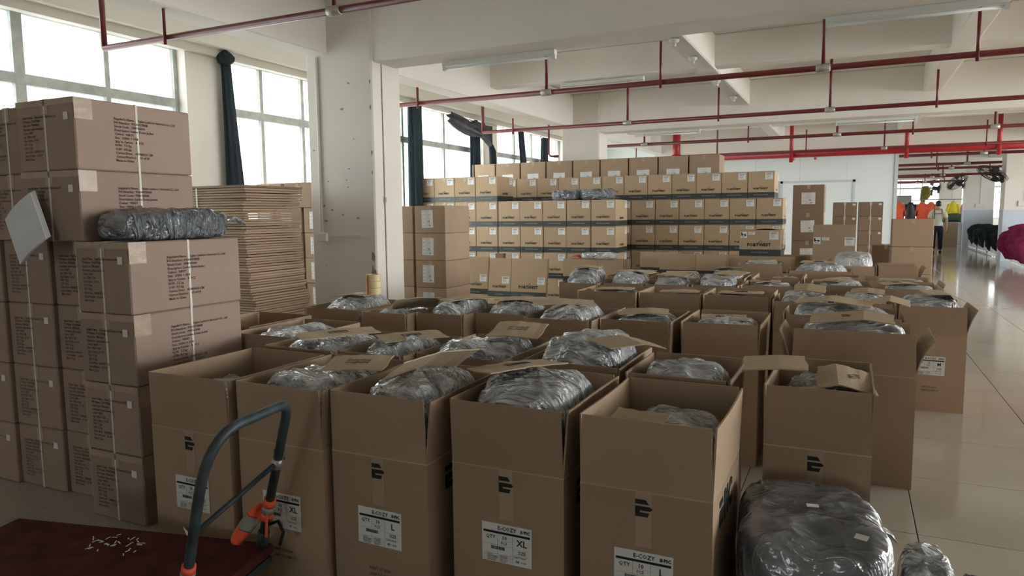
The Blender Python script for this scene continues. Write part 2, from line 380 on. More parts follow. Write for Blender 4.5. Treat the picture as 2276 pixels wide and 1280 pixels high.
# front column details: conduit, switch box, chipped corner patches, seam
MB().tube([(-5.06, 5.985, 3.1), (-5.06, 5.985, 1.30)], .014, 8).build('conduit', 'wall', c1, smooth=True)
MB().box(-5.12, -4.99, 5.96, 6.0, 1.20, 1.29).build('switch_box', 'wall', c1, bevel=.006)
MB().box(-4.98, -4.56, 5.988, 6.0, 1.255, 1.275).build('cable_duct', 'wall', c1)
MB().box(-4.381, -4.372, 6.16, 6.172, .3, 3.0).build('crack_seam', 'stain', c1)
rnd = random.Random(3)
for (z, s) in ((2.55, .03), (1.62, .06), (1.05, .05), (.86, .09), (2.1, .03), (1.9, .02), (2.8, .025)):
    p = Print(); pts = [(math.cos(a) * s * rnd.uniform(.25, .5), math.sin(a) * s * rnd.uniform(.6, 1.3)) for a in [k * math.pi / 5 for k in range(10)]]
    p.poly(pts); put('chipped_patch', p.flat('chipped_patch', 'stain'), c1, loc=(-4.4 - .02 * (z < 1.2), 5.997, z) if z not in (1.62,) else (-4.376, 6.17, z), rot=FRONT if z != 1.62 else SIDE)
for k in range(14):
    p = Print(); s = rnd.uniform(.006, .02); p.poly([(math.cos(a) * s * rnd.uniform(.6, 2), math.sin(a) * s * rnd.uniform(.4, .8)) for a in [j * math.pi / 4 for j in range(8)]])
    put('scuff_mark', p.flat('scuff_mark', 'stain'), c1, loc=(rnd.uniform(-5.15, -4.45), 5.998, rnd.uniform(.9, 2.9)), rot=FRONT)
column(-5.15, -4.40, 13.2, 13.72, trim(), 'second white column of the left line, behind the printed cartons')
column(-5.15, -4.40, 20.4, 20.9, trim(), 'third white column of the left line')
c4 = column(3.86, 4.75, 24.2, 24.8, trim(), 'white column with pale blue lower half at the right edge', True)
c5 = column(3.98, 4.95, 33.0, 33.6, trim(), 'white column with pale blue lower half, middle of the corridor', True)
c6 = column(3.95, 4.9, 41.6, 42.2, trim(), 'white column farthest down the corridor', True)
for e, x, y in ((c4, 4.35, 24.2), (c5, 4.5, 33.0), (c6, 4.5, 41.6)):
    MB().tube([(x, y - .02, 3.1), (x, y - .02, 1.7)], .014, 6).build('conduit', 'wall', e)
    MB().box(x - .16, x + .16, y - .05, y, 1.55, 1.7).build('switch_box', 'wall', e, bevel=.01)
    MB().box(x - .4, x + .4, y - .02, y, 1.98, 2.02).build('cable_duct', 'wall', e)
# pilaster staining is in the paint; partition with door
pt = sempty('wall_partition', label='white panel partition at the back of the store')
XS = [-4.75, -3.6, -2.45, -1.3, -.15, .96]
for a, b_ in zip(XS[:-1], XS[1:]): MB().box(a + .003, b_ - .003, 20.95, 21.03, .08, 3.02).build('panel', 'partition', pt, bevel=.003)
MB().box(-4.75, .96, 20.955, 21.025, 0, .08).build('base_rail', 'seam', pt)
MB().box(-4.75, .96, 20.955, 21.025, 3.02, 3.4).build('head_panel', 'partition', pt)
MB().box(.96, 1.04, 20.92, 21.06, 0, 3.1).build('end_post', 'seam', pt)
MB().box(-7, -5.15, 20.95, 21.03, 0, 3.4).build('side_panel', 'partition', pt)
wall('wall_hall', 'white wall closing the room behind the partition', [(.97, 1.03, 21.06, 28.0, 0, CEIL), (WL, 1.03, 28.0, 28.1, 0, CEIL)])
dr = sempty('door_1', label='wide white sliding door in the partition')
MB().box(-1.72, .0, 20.90, 20.945, 0, 2.22).build('door_leaf', 'partition', dr)
for q in ((-1.78, -1.72, 20.88, 20.945, 0, 2.28), (0, .06, 20.88, 20.945, 0, 2.28), (-1.78, .06, 20.88, 20.945, 2.22, 2.28)): MB().box(*q).build('door_frame', 'seam', dr)
# ================================================================== PIPES
def pipe(lab, y, z, x0, x1, r, drops=(), m='red', ends=(), grp='sprinkler pipes under the ceiling', n=10):
    t = thing('sprinkler_pipe', lab, 'pipe', (x0, y, z), 0, grp)
    MB().tube([(0, 0, 0), (x1 - x0, 0, 0)], r, n).build('main_pipe', m, t, smooth=True)
    for x, zt, kind in drops:
        if kind == 't':
            MB().tube([(x - x0, 0, r * .6), (x - x0, 0, zt - z)], r * .62, 8).build('riser', m, t, smooth=True)
            MB().tube([(x - x0 - r * 2.2, 0, 0), (x - x0 - r * 2.0, 0, 0), (x - x0 + r * 2.0, 0, 0), (x - x0 + r * 2.2, 0, 0)], [r * 1.05, r * 1.35, r * 1.35, r * 1.05], 10).build('coupling', 'galv', t, smooth=True)
        else:
            MB().tube([(x - x0, -r * 1.15, -r * 2.2), (x - x0, -r * 1.15, zt - z)], r * .5, 6).build('hanger_rod', m, t, smooth=True)
    for x, zt in ends:
        MB().tube([(x - x0, 0, 0), (x - x0, 0, zt - z)], r * .9, 8).build('end_riser', m, t, smooth=True)
    return t
pipe('dark red sprinkler pipe nearest the viewer, crossing upper left', 4.15, 2.9, -5.77, 5.0, .026, [(-5.0, 3.7, 'h'), (-3.33, 3.7, 't'), (-.2, 3.7, 'h')], ends=[(-5.77, 3.74)])
pipe('dark red sprinkler pipe crossing just behind the foreground column', 8.0, 2.9, -6.4, 8, .031, [(-5.1, 3.1, 'h'), (-3.32, 3.74, 't'), (-1.95, 3.33, 'h'), (-.31, 3.74, 't'), (1.0, 3.33, 'h')])
pipe('red sprinkler pipe crossing above the printed carton wall', 11.3, 2.9, -5.9, 8, .031, [(-5.3, 3.1, 'h'), (-3.29, 3.74, 't'), (-1.87, 3.33, 'h'), (-.33, 3.74, 't'), (.98, 3.33, 'h')], ends=[(-5.9, 3.5)])
pipe('dark red sprinkler pipe behind the second left column', 15.0, 2.9, -4.9, 8, .033, [(-4.0, 3.74, 't'), (-1.9, 3.33, 'h'), (-.3, 3.74, 't'), (.95, 3.33, 'h'), (2.2, 3.74, 't')])
pipe('thin red sprinkler pipe in front of the partition', 18.0, 2.84, -5.9, 8, .028, [(-5.0, 3.1, 'h'), (-3.0, 3.74, 't'), (-1.0, 3.33, 'h'), (.6, 3.74, 't'), (2.5, 3.33, 'h')], ends=[(-5.9, 3.3)])
br = pipe('thick bright red fire main crossing above the partition', 19.2, 2.88, -4.25, 9, .095, [(-1.4, 3.74, 'h'), (1.1, 3.74, 'h'), (2.9, 3.74, 'h')], m='red_b', n=14)
for x in (-4.25,): 
    MB().tube([(0, 0, -.25), (0, 0, .86)], .10, 14).build('riser', 'red_b', br, smooth=True)
    MB().tube([(0, 0, -.1), (0, 0, -.06), (0, 0, .06), (0, 0, .1)], [.12, .15, .15, .12], 14).build('flange', 'red_b', br, smooth=True)
    MB().tube([(.25, -.12, 0), (.25, -.2, 0)], .07, 12).build('valve_wheel', 'red_b', br, smooth=True)
for x in (2.9, 3.4): MB().tube([(x, 0, -.1), (x, 0, -.16)], .03, 8).build('sprinkler_head', 'red_b', br)
for k, (y, z) in enumerate(((22.6, 2.95), (25.6, 2.86), (29.4, 2.92), (32.0, 2.80), (36.0, 2.9), (39.5, 2.82), (43.6, 2.9))):
    pipe('dark sprinkler pipe in the far hall, %s beyond the partition' % ORD[k], y, z, 1.1, 10.5, .04, [(1.9 + .4 * k, 3.74, 'h'), (3.1, 3.74, 't'), (4.6, 3.74, 'h')], grp='pipes of the far hall')
# small drop pipe and conduits
t = thing('drop_pipe', 'short red drop pipe beside the second left column', 'pipe', (-5.35, 13.0, 0))
MB().tube([(0, 0, 3.75), (0, 0, 2.62), (.03, 0, 2.58), (.12, 0, 2.57)], .02, 8).build('drop_tube', 'red', t, smooth=True); MB().tube([(.12, 0, 2.57), (.2, 0, 2.57)], .026, 8).build('drop_elbow', 'red', t)
t = thing('conduit', 'grey electric conduit bent along the upper right ceiling', 'conduit', (-.02, 7.2, 0))
MB().tube([(0, 0, 3.72), (0, 0, 3.24), (.04, 0, 3.2), (.1, 0, 3.19), (4, 0, 3.19)], .016, 8).build('conduit_tube', 'galv', t, smooth=True)
for x in (.95, 1.12): MB().box(x - .02, x + .02, -.02, .02, 3.15, 3.19).build('clip', 'galv', t)
# ceiling fixtures
def batten(lab, x, y, z, L=1.22, along='x'):
    t = thing('fluorescent_batten', lab, 'lamp', (x, y, z), 0 if along == 'x' else math.pi / 2, 'unlit fluorescent battens')
    MB().box(0, L, -.035, .035, -.045, 0).build('housing', 'lamp', t, bevel=.004)
    MB().tube([(.03, 0, -.068), (L - .03, 0, -.068)], .013, 8).build('tube_lamp', 'tube', t, smooth=True)
    for q in (0, L - .03): MB().box(q, q + .03, -.02, .02, -.085, -.045).build('end_cap', 'lamp', t)
batten('fluorescent lamp under the nearest deep beam, right of the column', -3.78, 6.40, 3.0)
batten('fluorescent lamp under the nearest deep beam at the upper right', -.24, 6.38, 3.0)
batten('fluorescent lamp under the shallow beam behind the nearest deep beam', -3.85, 9.82, 3.33)
batten('fluorescent lamp under the deep beam beside the second column', -3.8, 13.60, 3.0)
batten('fluorescent lamp under a deep beam above the partition side', -.3, 13.62, 3.0)
batten('fluorescent lamp on the ceiling at the upper left above the windows', -5.9, 4.0, CEIL)
batten('fluorescent lamp low under the beam at the right, over the far main', 1.9, 20.6, 3.0)
for k, y in enumerate((7.9, 8.9, 10.6, 12.2)):
    t = thing('ceiling_lampholder', 'round white lampholder, %s away from the viewer under the middle beam' % ORD[k], 'lampholder', (-1.79, y, 3.33), 0, 'white lampholders under the beam')
    MB().tube([(0, 0, 0), (0, 0, -.025), (0, 0, -.05), (0, 0, -.055)], [.055, .055, .035, .02], 12).build('base', 'lamp', t, smooth=True)
    MB().tube([(0, 0, -.05), (0, 0, -.085)], .022, 10).build('socket', 'lamp', t, smooth=True)
t = thing('cable_trunking', 'white cable trunking along the underside of the middle beam', 'trunking', (-1.70, 6.5, 3.33))
MB().box(0, .03, 0, 3.2, -.02, 0).build('duct', 'lamp', t); MB().box(0, .03, 3.45, 6.7, -.02, 0).build('duct', 'lamp', t)
# ================================================================== CURTAINS
def curtain(lab, x, y, z0, z1, w0, w1, m='curtain', lean=0.0, knot=None, folds=7, grp='gathered curtains at the left windows', seed=0):
    t = thing('curtain', lab, 'curtain', (x, y, z0), 0, grp)
    rs = []; n = 28; R_ = random.Random(seed)
    ph = R_.uniform(0, 6)
    for k in range(14):
        f = k / 13; wd = w1 + (w0 - w1) * (1 - f) ** 1.3 if True else w0
        ring = []
        for j in range(n):
            a = 2 * math.pi * j / n
            rr = wd * (1 + .22 * math.sin(a * folds + ph + 1.2 * f)) 
            ring.append((.55 * rr * math.cos(a), rr * math.sin(a) + lean * (1 - f), (z1 - z0) * f))
        rs.append(ring)
    MB().rings(rs).build('drape', m, t, smooth=True)
    if knot:
        b = MB(); rs = []
        for k in range(9):
            f = k / 8; r = knot * math.sin(math.pi * (.06 + .88 * f)); ring = []
            for j in range(20):
                a = 2 * math.pi * j / 20; q = r * (1 + .12 * math.sin(5 * a + 9 * f))
                ring.append((q * math.cos(a), q * math.sin(a), knot * 1.9 * f))
            rs.append(ring)
        b.rings(rs).build('knot', m, t, smooth=True, loc=(0, 0, z1 - z0 - knot * .4))
    MB().tube([(0, 0, z1 - z0), (-.12, 0, z1 - z0 + .05)], .008, 6).build('tie_cord', m, t)
    return t
curtain('dark curtain tied in a ball at its top, on the first pilaster', -6.84, 6.47, .95, 3.30, .15, .06, lean=.10, knot=.10, seed=1)
curtain('dark straight curtain just right of the foreground column', -6.84, 10.58, .95, 3.36, .17, .15, seed=2)
curtain('dark curtain under the swagged end of the grey drape', -6.84, 12.75, .95, 3.30, .16, .13, seed=3)
curtain('narrow dark curtain leaning across the third window bay', -6.84, 14.95, .95, 3.32, .17, .09, lean=.45, seed=4)
curtain('narrow dark curtain right of the leaning one', -6.84, 16.35, .95, 3.30, .16, .12, lean=-.12, seed=5)
t = thing('swagged_drape', 'thin grey drape swagged from the window top down to a knot', 'curtain', (-6.7, 12.2, 0))
def swag(u, v):
    y = -.75 + 1.7 * u; sag = .02 + .36 * u ** 2.2
    wd = .10 + .26 * math.sin(min(1, u * 1.15 + .12) * math.pi) * (1 - .55 * u)
    return (.05 * math.sin(v * 13 + u * 3) + .02, y + .03 * math.sin(v * 9), 3.36 - .10 * u - sag - wd * v + .012 * math.sin(v * 22))
MB().slabgrid(18, 12, swag, .004).build('swag', 'curtain_g', t, smooth=True)
MB().tube([(.03, .92, 2.86), (.03, .99, 2.74), (.02, 1.03, 2.4), (.02, 1.02, 2.15), (.02, 1.02, 2.02)], [.05, .075, .075, .05, .02], 12).build('tail', 'curtain', t, smooth=True)
MB().tube([(.02, 1.0, 2.06), (.02, 1.0, 2.02), (.02, 1.0, 1.94), (.02, 1.0, 1.88)], [.02, .075, .085, .02], 12).build('knot', 'curtain', t, smooth=True)
MB().slabgrid(10, 8, lambda u, v: (.05 * math.sin(u * 14), .25 + .70 * u, 3.30 - .06 * u - (.16 + .2 * u) * v), .004).build('hem', 'curtain_g', t, smooth=True)
# ================================================================== PRINTS
def fit(p, txt, x0, x1, y, bold=0.0, hs=1.0):
    key = (txt, 1.0, bold, 'LEFT', 1.0)
    if key not in _tc: _tc[key] = text_geo(txt, 1.0, bold)
    vs, fs = _tc[key]; a = min(v[0] for v in vs); b = max(v[0] for v in vs); s = (x1 - x0) / (b - a)
    p.add([(x0 + (v[0] - a) * s, y + v[1] * s * hs, 0) for v in vs], fs); return s * .7 * hs
def flame_logo(wd):
    p = Print(); h = fit(p, 'PORTWEST', -wd / 2, wd / 2, 0, .035, 1.0)
    c, s = wd * .045, wd * .09
    for k, q in ((0, 1.0), (1, .62)):
        p.poly([(c - s * q + k * .0, h + s * .15), (c - s * q + s * .22, h + s * .15), (c + s * .0, h + s * 1.0 * q + s * .35), (c - s * .10, h + s * 1.0 * q + s * .35)] if k == 0 else
               [(c - s * .35, h + s * .2), (c - s * .12, h + s * .2), (c + s * .08, h + s * .62), (c - s * .03, h + s * .74)])
    p.poly([(c + s * .02, h + s * 1.55), (c + s * .22, h + s * 1.55), (c + s * 1.0, h + s * .15), (c + s * .76, h + s * .15)])
    return p
EMB1 = [(0, 1), (.60, 1), (.80, .73), (0, .73)]
EMB2 = [(0, .61), (.86, .61), (1, .48), (.86, .36), (.28, .36), (.28, .25), (.82, .25), (.72, 0), (0, 0)]
def emblem(p, x, y, s):
    p.poly([(x + a * s, y + b * s) for a, b in EMB1])
    # split the concave part into convex pieces
    for q in ([(0, .61), (.86, .61), (1, .48), (.86, .36), (.28, .36), (0, .36)], [(0, .36), (.28, .36), (.28, .25), (0, .25)], [(0, .25), (.82, .25), (.72, 0), (0, 0)]):
        p.poly([(x + a * s, y + b * s) for a, b in q])
def wordmark(p, x, y, s):
    p.poly([(x, y + s), (x + .72 * s, y + s), (x + .80 * s, y + .76 * s), (x, y + .76 * s)])
    for q in ([(0, .62), (.82, .62), (.9, .5), (.82, .38), (0, .38)], [(0, .38), (.25, .38), (.25, .24), (0, .24)], [(0, .24), (.8, .24), (.72, 0), (0, 0)]):
        p.poly([(x + a * s, y + b * s) for a, b in q])
    fit(p, 'PIC', x + 1.05 * s, x + 3.0 * s, y, .05, 1.12)
EMBLEM = Print(); emblem(EMBLEM, -.0275, 0, .056); EMBLEM = EMBLEM.flat('emblem_print', 'ink')
WORDM = Print(); wordmark(WORDM, 0, 0, .085); WORDM = WORDM.flat('wordmark_print', 'ink')
LW, LH = .19, .14
def ecozy(size, num, total='/104'):
    p = Print(); t = p.text
    t('E-COZY', .062, LH - .022, .0195, .02); 
    emblem(p, .148, LH - .021, .011); t('PIC', .1605, LH - .021, .0155, .05)
    p.rect(.006, LW - .006, LH - .036, LH - .028)
    p.rect(.06, .0606, .022, LH - .036); p.rect(.118, .1186, .0, LH - .036)
    for y in (.062, .030, .022, .015, .008): p.rect(.005, .118, y, y + .0005)
    p.rect(.06, .118, .080, .0805); p.rect(.118, LW - .005, .058, .0585); p.rect(.118, LW - .005, .036, .0365)
    t('QTY', .015, LH - .056, .0185, .015); t('10', .078, LH - .055, .019, .02); t('PCS', .074, LH - .073, .014, .015)
    t(size, .153, LH - .068, .032, .02, 'CENTER'); t('SIZE', .138, .043, .0165, .012)
    t('CARTON N°', .122, .028, .0085, .015); t(num, .128, .011, .014, .02, shear=.2); t(total, .150, .011, .010, .01)
    x = .035
    r = random.Random(num)
    while x < .088: w_ = r.choice((.0006, .001, .0016)); p.rect(x, x + w_, .046, .058); x += w_ + r.choice((.0006, .001))
    for k, (a, b) in enumerate((('COLOUR', 'SPEC BLACK'), ('ORDER NUMBER', 'PO 0003894'), ('GROSS WEIGHT', 'N.W. 9.5 KG'), ('CARTON DIM', '60X43X60'))):
        t(a, .02, .024 - k * .0068, .0052, .02); t(b, .07, .024 - k * .0068, .0052, .02)
    return p.flat('label_print', 'ink')
def sticker(wd=.125, ht=.10):
    p = Print(); x = -wd * .36; r = random.Random(5)
    while x < wd * .36: w_ = r.choice((.002, .003, .005)); p.rect(x, min(x + w_, wd * .38), ht * .18, ht * .42); x += w_ + r.choice((.002, .003))
    for k in range(4): p.rect(-wd * .36, wd * (.05 + .07 * (k % 3)), ht * (.06 - .11 * k), ht * (.06 - .11 * k) + .004)
    p.rect(-wd * .40, wd * .40, -ht * .45, -ht * .43)
    return p.flat('sticker_print', 'ink_grey')
def sheetprint(wd, ht, rows, m='ink_grey', seed=0):
    p = Print(); r = random.Random(seed)
    for k in range(rows):
        y = ht * (.44 - .88 * k / (rows - 1)); h_ = ht * .022
        if k % 3 != 2: p.rect(-wd * .44, -wd * (.28 - .05 * r.random()), y, y + h_)
        p.rect(-wd * (.15 + .1 * r.random()), wd * (.1 + .2 * r.random()), y, y + h_)
    p.rect(wd * .05, wd * .2, -ht * .2, -ht * .1); p.rect(wd * .12, wd * .3, -ht * .42, -ht * .34)
    return p.flat('sheet_print', m)
def quadm(name, wd, ht, m): p = Print(); p.rect(-wd / 2, wd / 2, -ht / 2, ht / 2); return p.flat(name, m)
SUP = ["Supplier's Name:    Fujian Laishion Garment Co., Ltd", "PO Number:  PO007778AB", "Stock Code:  778916300I", "Description: Ladies Down Jacket", "Colour:  NAVY", "Size:  US8/6 + 10/8", "Qty in Carton:   8  PCS", "N.W:  7.5 kg", "G.W:  8.5 kg", "Carton Dims:   60X40X33 CM", "Carton Number:    15 of 24", "Made in China"]
p = Print()
for k, l in enumerate(SUP): p.text(l, 0, -.0185 * k, .0165, .025)
SUPPLY = p.flat('supplier_print', 'ink_brown')
LOGO = flame_logo(.215).flat('logo_print', 'ink'); LOGO_BIG = flame_logo(.30).flat('logo_print', 'ink')
LOGO_S = flame_logo(.22).flat('logo_print', 'ink')
p = Print(); fit(p, 'PROTECTIVE WEAR', -.11, .11, 0, .02); BANDTXT = p.flat('band_print', 'ink_grey')
STK = quadm('sticker', .115, .105, 'paper'); STKP = sticker(.115, .105)
# ================================================================== CLOSED CARTONS
def carton_mesh(wd, d, h, m, bulge=.0):
    b = MB(); s = bulge
    b.box(-wd / 2, wd / 2, 0, d, 0, h)
    return b.mesh('carton_body', m, bevel=.006)
_cm = {}
def cmesh(wd, d, h, m):
    k = (wd, d, h, m)
    if k not in _cm: _cm[k] = carton_mesh(*k)
    return _cm[k]
_tm = {}
def tape_mesh(wd, d, h):
    k = (wd, d, h)
    if k not in _tm:
        b = MB(); e = .0015; t = .026
        b.box(-t, t, -e, d + e, h, h + e); b.box(-t, t, -e, 0, h - .07, h + e)
        _tm[k] = b.mesh('tape', 'tape')
    return _tm[k]
def band_mesh(wd, d, h0, h1):
    k = ('b', wd, d, h0, h1)
    if k not in _tm:
        b = MB(); e = .0015; b.box(-wd / 2 - e, wd / 2 + e, -e, d + e, h0, h1); _tm[k] = b.mesh('printed_band', 'band')
    return _tm[k]
def printed_carton(x0, y0, z0, wd, d, h, lab, grp, side=False, big=False, rz=0.0):
    t = thing('printed_carton', lab, 'carton', (x0 + wd / 2, y0, z0), rz, grp)
    put('carton_body', cmesh(wd, d, h, 'card_tan'), t)
    put('printed_band', band_mesh(wd, d, .008, .092), t)
    put('tape', tape_mesh(wd, d, h), t)
    e = -.0025
    put('logo_print', LOGO_BIG if big else LOGO, t, loc=(-.01, e, .135 if not big else .135), rot=FRONT)
    put('band_print', BANDTXT, t, loc=(0, e, .043), rot=FRONT)
    s = put('sticker', STK, t, loc=(wd / 2 - .085, e, h - .075), rot=FRONT); put('sticker_print', STKP, s, loc=(0, 0, .001))
    if side:
        put('logo_print', LOGO_S, t, loc=(wd / 2 + .0025, d * .5, .115), rot=SIDE)
        s = put('sticker', STK, t, loc=(wd / 2 + .0025, d - .09, h - .075), rot=SIDE); put('sticker_print', STKP, s, loc=(0, 0, .001))
    return t
R = random.Random(11)
# nearer printed block: 9 columns, 4 tiers, plus 4 on top at the window end
PW, PD, PH = .405, .62, .418
for tier in range(5):
    for c in range(9):
        if tier == 4 and c > 3: continue
        x = -6.96 + c * .4085 + R.uniform(-.002, .002)
        printed_carton(x, 10.7 + R.uniform(-.012, .012), tier * .42, .400, PD, .4185,
                       'dark-banded printed carton, %s from left, %s tier up, nearer block' % (ORD[c], ORD[tier]), 'nearer block of printed cartons', side=(c == 8 or (tier == 4 and c == 3)))
# farther printed block: 11 columns, 5 tiers
for tier in range(5):
    for c in range(12):
        x = -5.8035 + c * .4035 + R.uniform(-.002, .002) - (.13 if tier == 4 else 0)
        printed_carton(x, 11.9 + R.uniform(-.012, .012), tier * .42, .396, PD, .4185,
                       'dark-banded printed carton, %s from right, %s tier up, farther block' % (ORD[11 - c], ORD[tier]), 'farther block of printed cartons', side=(c == 11))
def labelled_carton(x0, y0, z0, wd, d, h, lab, grp, m='card', lw=.15, lh=.2, rows=14, lx=0.0, lz=.5, rz=0.0, strap=False, corner=False, low=False):
    t = thing('labelled_carton', lab, 'carton', (x0 + wd / 2, y0, z0), rz, grp)
    put('carton_body', cmesh(wd, d, h, m), t); put('tape', tape_mesh(wd, d, h), t)
    if lw:
        k = ('q', lw, lh)
        if k not in _tm: _tm[k] = (quadm('label_sheet', lw, lh, 'paper'), sheetprint(lw, lh, rows))
        q = put('label_sheet', _tm[k][0], t, loc=(lx, -.002, h * lz), rot=(math.pi / 2, R.uniform(-.03, .03), 0)); put('label_print', _tm[k][1], q, loc=(0, 0, .001))
    if strap:
        k = ('s', wd, d, h)
        if k not in _tm:
            b = MB(); e = .002; s_ = .007
            b.box(-s_, s_, -e, d + e, h, h + e); b.box(-s_, s_, -e, 0, 0, h + e); b.box(-s_, s_, d, d + e, 0, h + e); _tm[k] = b.mesh('strap', 'strap')
        put('strap', _tm[k], t)
    if corner:
        q = put('sticker', quadm('corner_sticker', .05, .035, 'paper'), t, loc=(wd / 2 - .05, -.002, h - .045), rot=FRONT)
    return t
# plain cartons on top at the back (five tiers behind the printed wall)
for c in range(9):
    for tier in range(5):
        labelled_carton(-6.85 + c * .535, 12.62, tier * .49, .51, .5, .488, 'plain brown carton behind the printed wall, %s from left, %s tier up' % (ORD[c], ORD[tier]), 'plain cartons behind the printed wall', lw=.23, lh=.13, rows=6, lz=.42)
# tall stack right of the printed wall
for tier in range(4):
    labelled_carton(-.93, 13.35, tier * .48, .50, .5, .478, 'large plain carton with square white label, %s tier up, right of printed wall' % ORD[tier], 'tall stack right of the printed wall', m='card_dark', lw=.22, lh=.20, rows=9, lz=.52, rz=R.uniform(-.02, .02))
# small strapped cartons at the partition
for c in range(2):
    for tier in range(6):
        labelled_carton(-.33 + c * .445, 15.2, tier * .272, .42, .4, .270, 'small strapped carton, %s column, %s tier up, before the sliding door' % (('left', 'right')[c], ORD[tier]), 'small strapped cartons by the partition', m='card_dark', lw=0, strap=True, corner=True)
# blank big cartons by the corridor
for tier in range(3):
    labelled_carton(.60, 13.0, tier * .443, .58, .55, .44, 'blank brown carton beside the corridor, %s tier up' % ORD[tier], 'blank cartons beside the corridor', m='card', lw=0, rz=R.uniform(-.015, .015))
for tier in range(2):
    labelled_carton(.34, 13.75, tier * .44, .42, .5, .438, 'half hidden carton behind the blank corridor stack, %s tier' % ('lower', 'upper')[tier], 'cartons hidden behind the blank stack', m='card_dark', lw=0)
# stack right of the foreground column
for tier in range(5):
    labelled_carton(-4.56, 7.0, tier * .315, .405, .58, .313, 'brown carton with white document label right of the column, %s tier up' % ORD[tier], 'stack right of the foreground column', lw=.15, lh=.20, lx=-.03, lz=.52, rz=R.uniform(-.02, .02))
for tier in range(5):
    labelled_carton(-5.02, 7.05, tier * .315, .40, .58, .313, 'brown carton squeezed behind the column, %s tier up' % ORD[tier], 'stack squeezed behind the foreground column', lw=0)
# labelled stacks under the windows, left of the column
for c in range(3):
    for tier in range(6):
        top = tier == 5
        if top and c == 2: continue
        x = (-6.98 + c * .475) if top else (-7.0 + .30 + (c - 1) * .46 + .03)
        if not top and c == 0: x = -6.985
        wd = .27 if (not top and c == 0) else .42
        labelled_carton(x, 7.0 + R.uniform(-.02, .02), tier * .315, wd, .5, .313, 'brown carton with white packing list under the window, %s column, %s tier up' % (('left', 'middle', 'right')[c], ORD[tier]), 'labelled cartons under the window', lw=.17, lh=.21, lx=-.03 if wd > .3 else .0, lz=.5, rz=0)
# ================================================================== LEFT STACK OF STRAPPED CARTONS
def supply_carton(x0, y0, z0, wd, d, h, lab, rz=0.0, side=True):
    t = thing('strapped_carton', lab, 'carton', (x0 + wd / 2, y0, z0), rz, 'strapped garment cartons at the left edge')
    put('carton_body', cmesh(wd, d, h, 'card_pink'), t); put('tape', tape_mesh(wd, d, h), t)
    s = put('supplier_print', SUPPLY, t, loc=(-wd / 2 + .05, -.002, h - .085), rot=FRONT); s.scale = (.72, .98, 1)
    k = ('ss', wd, d, h)
    if k not in _tm:
        b = MB(); e = .002; b.box(-wd / 2 - e, wd / 2 + e, d * .5 - .006, d * .5 + .006, -.0, h + e); b.box(-.006, .006, -e, d + e, 0, h + e); _tm[k] = b.mesh('strap', 'strap')
    put('strap', _tm[k], t)
    put('sticker', quadm('corner_sticker', .035, .035, 'paper'), t, loc=(wd / 2 - .06, -.003, h - .085), rot=FRONT)
    q = R.uniform(.03, .06)
    if side:
        put('supplier_print', SUPPLY, t, loc=(wd / 2 + .0025, .20, h - .085), rot=SIDE)
        b = MB(); b.box(wd / 2 + .0005, wd / 2 + .002, 0, .09, h - .10, h); b.box(-wd / 2, wd / 2, -.002, -.0005, h - .03, h)
        b.build('corner_tape', 'tape', t)
    return t
LHt = .34
for tier in range(4):
    supply_carton(-3.372, 2.2, tier * LHt, .385, .65, LHt - .002, 'strapped pinkish carton, nearest column of the left stack, %s tier up' % ORD[tier], rz=(0, 0, .01, -.01)[tier])
    for c in range(3):
        supply_carton(-3.765 - c * .39, 2.34 - .02 * c, tier * LHt, .385, .65, LHt - .002, 'strapped pinkish carton, %s column from the nearest in left stack, %s tier up' % (ORD[c + 1], ORD[tier]), side=False)
for tier in (4, 5):
    supply_carton(-3.745, 2.2, tier * LHt, .44, .65, LHt - .002, 'strapped carton on the upper left stack, %s tier up, lit side showing' % ORD[tier])
    supply_carton(-4.19, 2.28, tier * LHt, .435, .65, LHt - .002, 'strapped carton at the left edge of the picture, %s tier up' % ORD[tier], side=False)
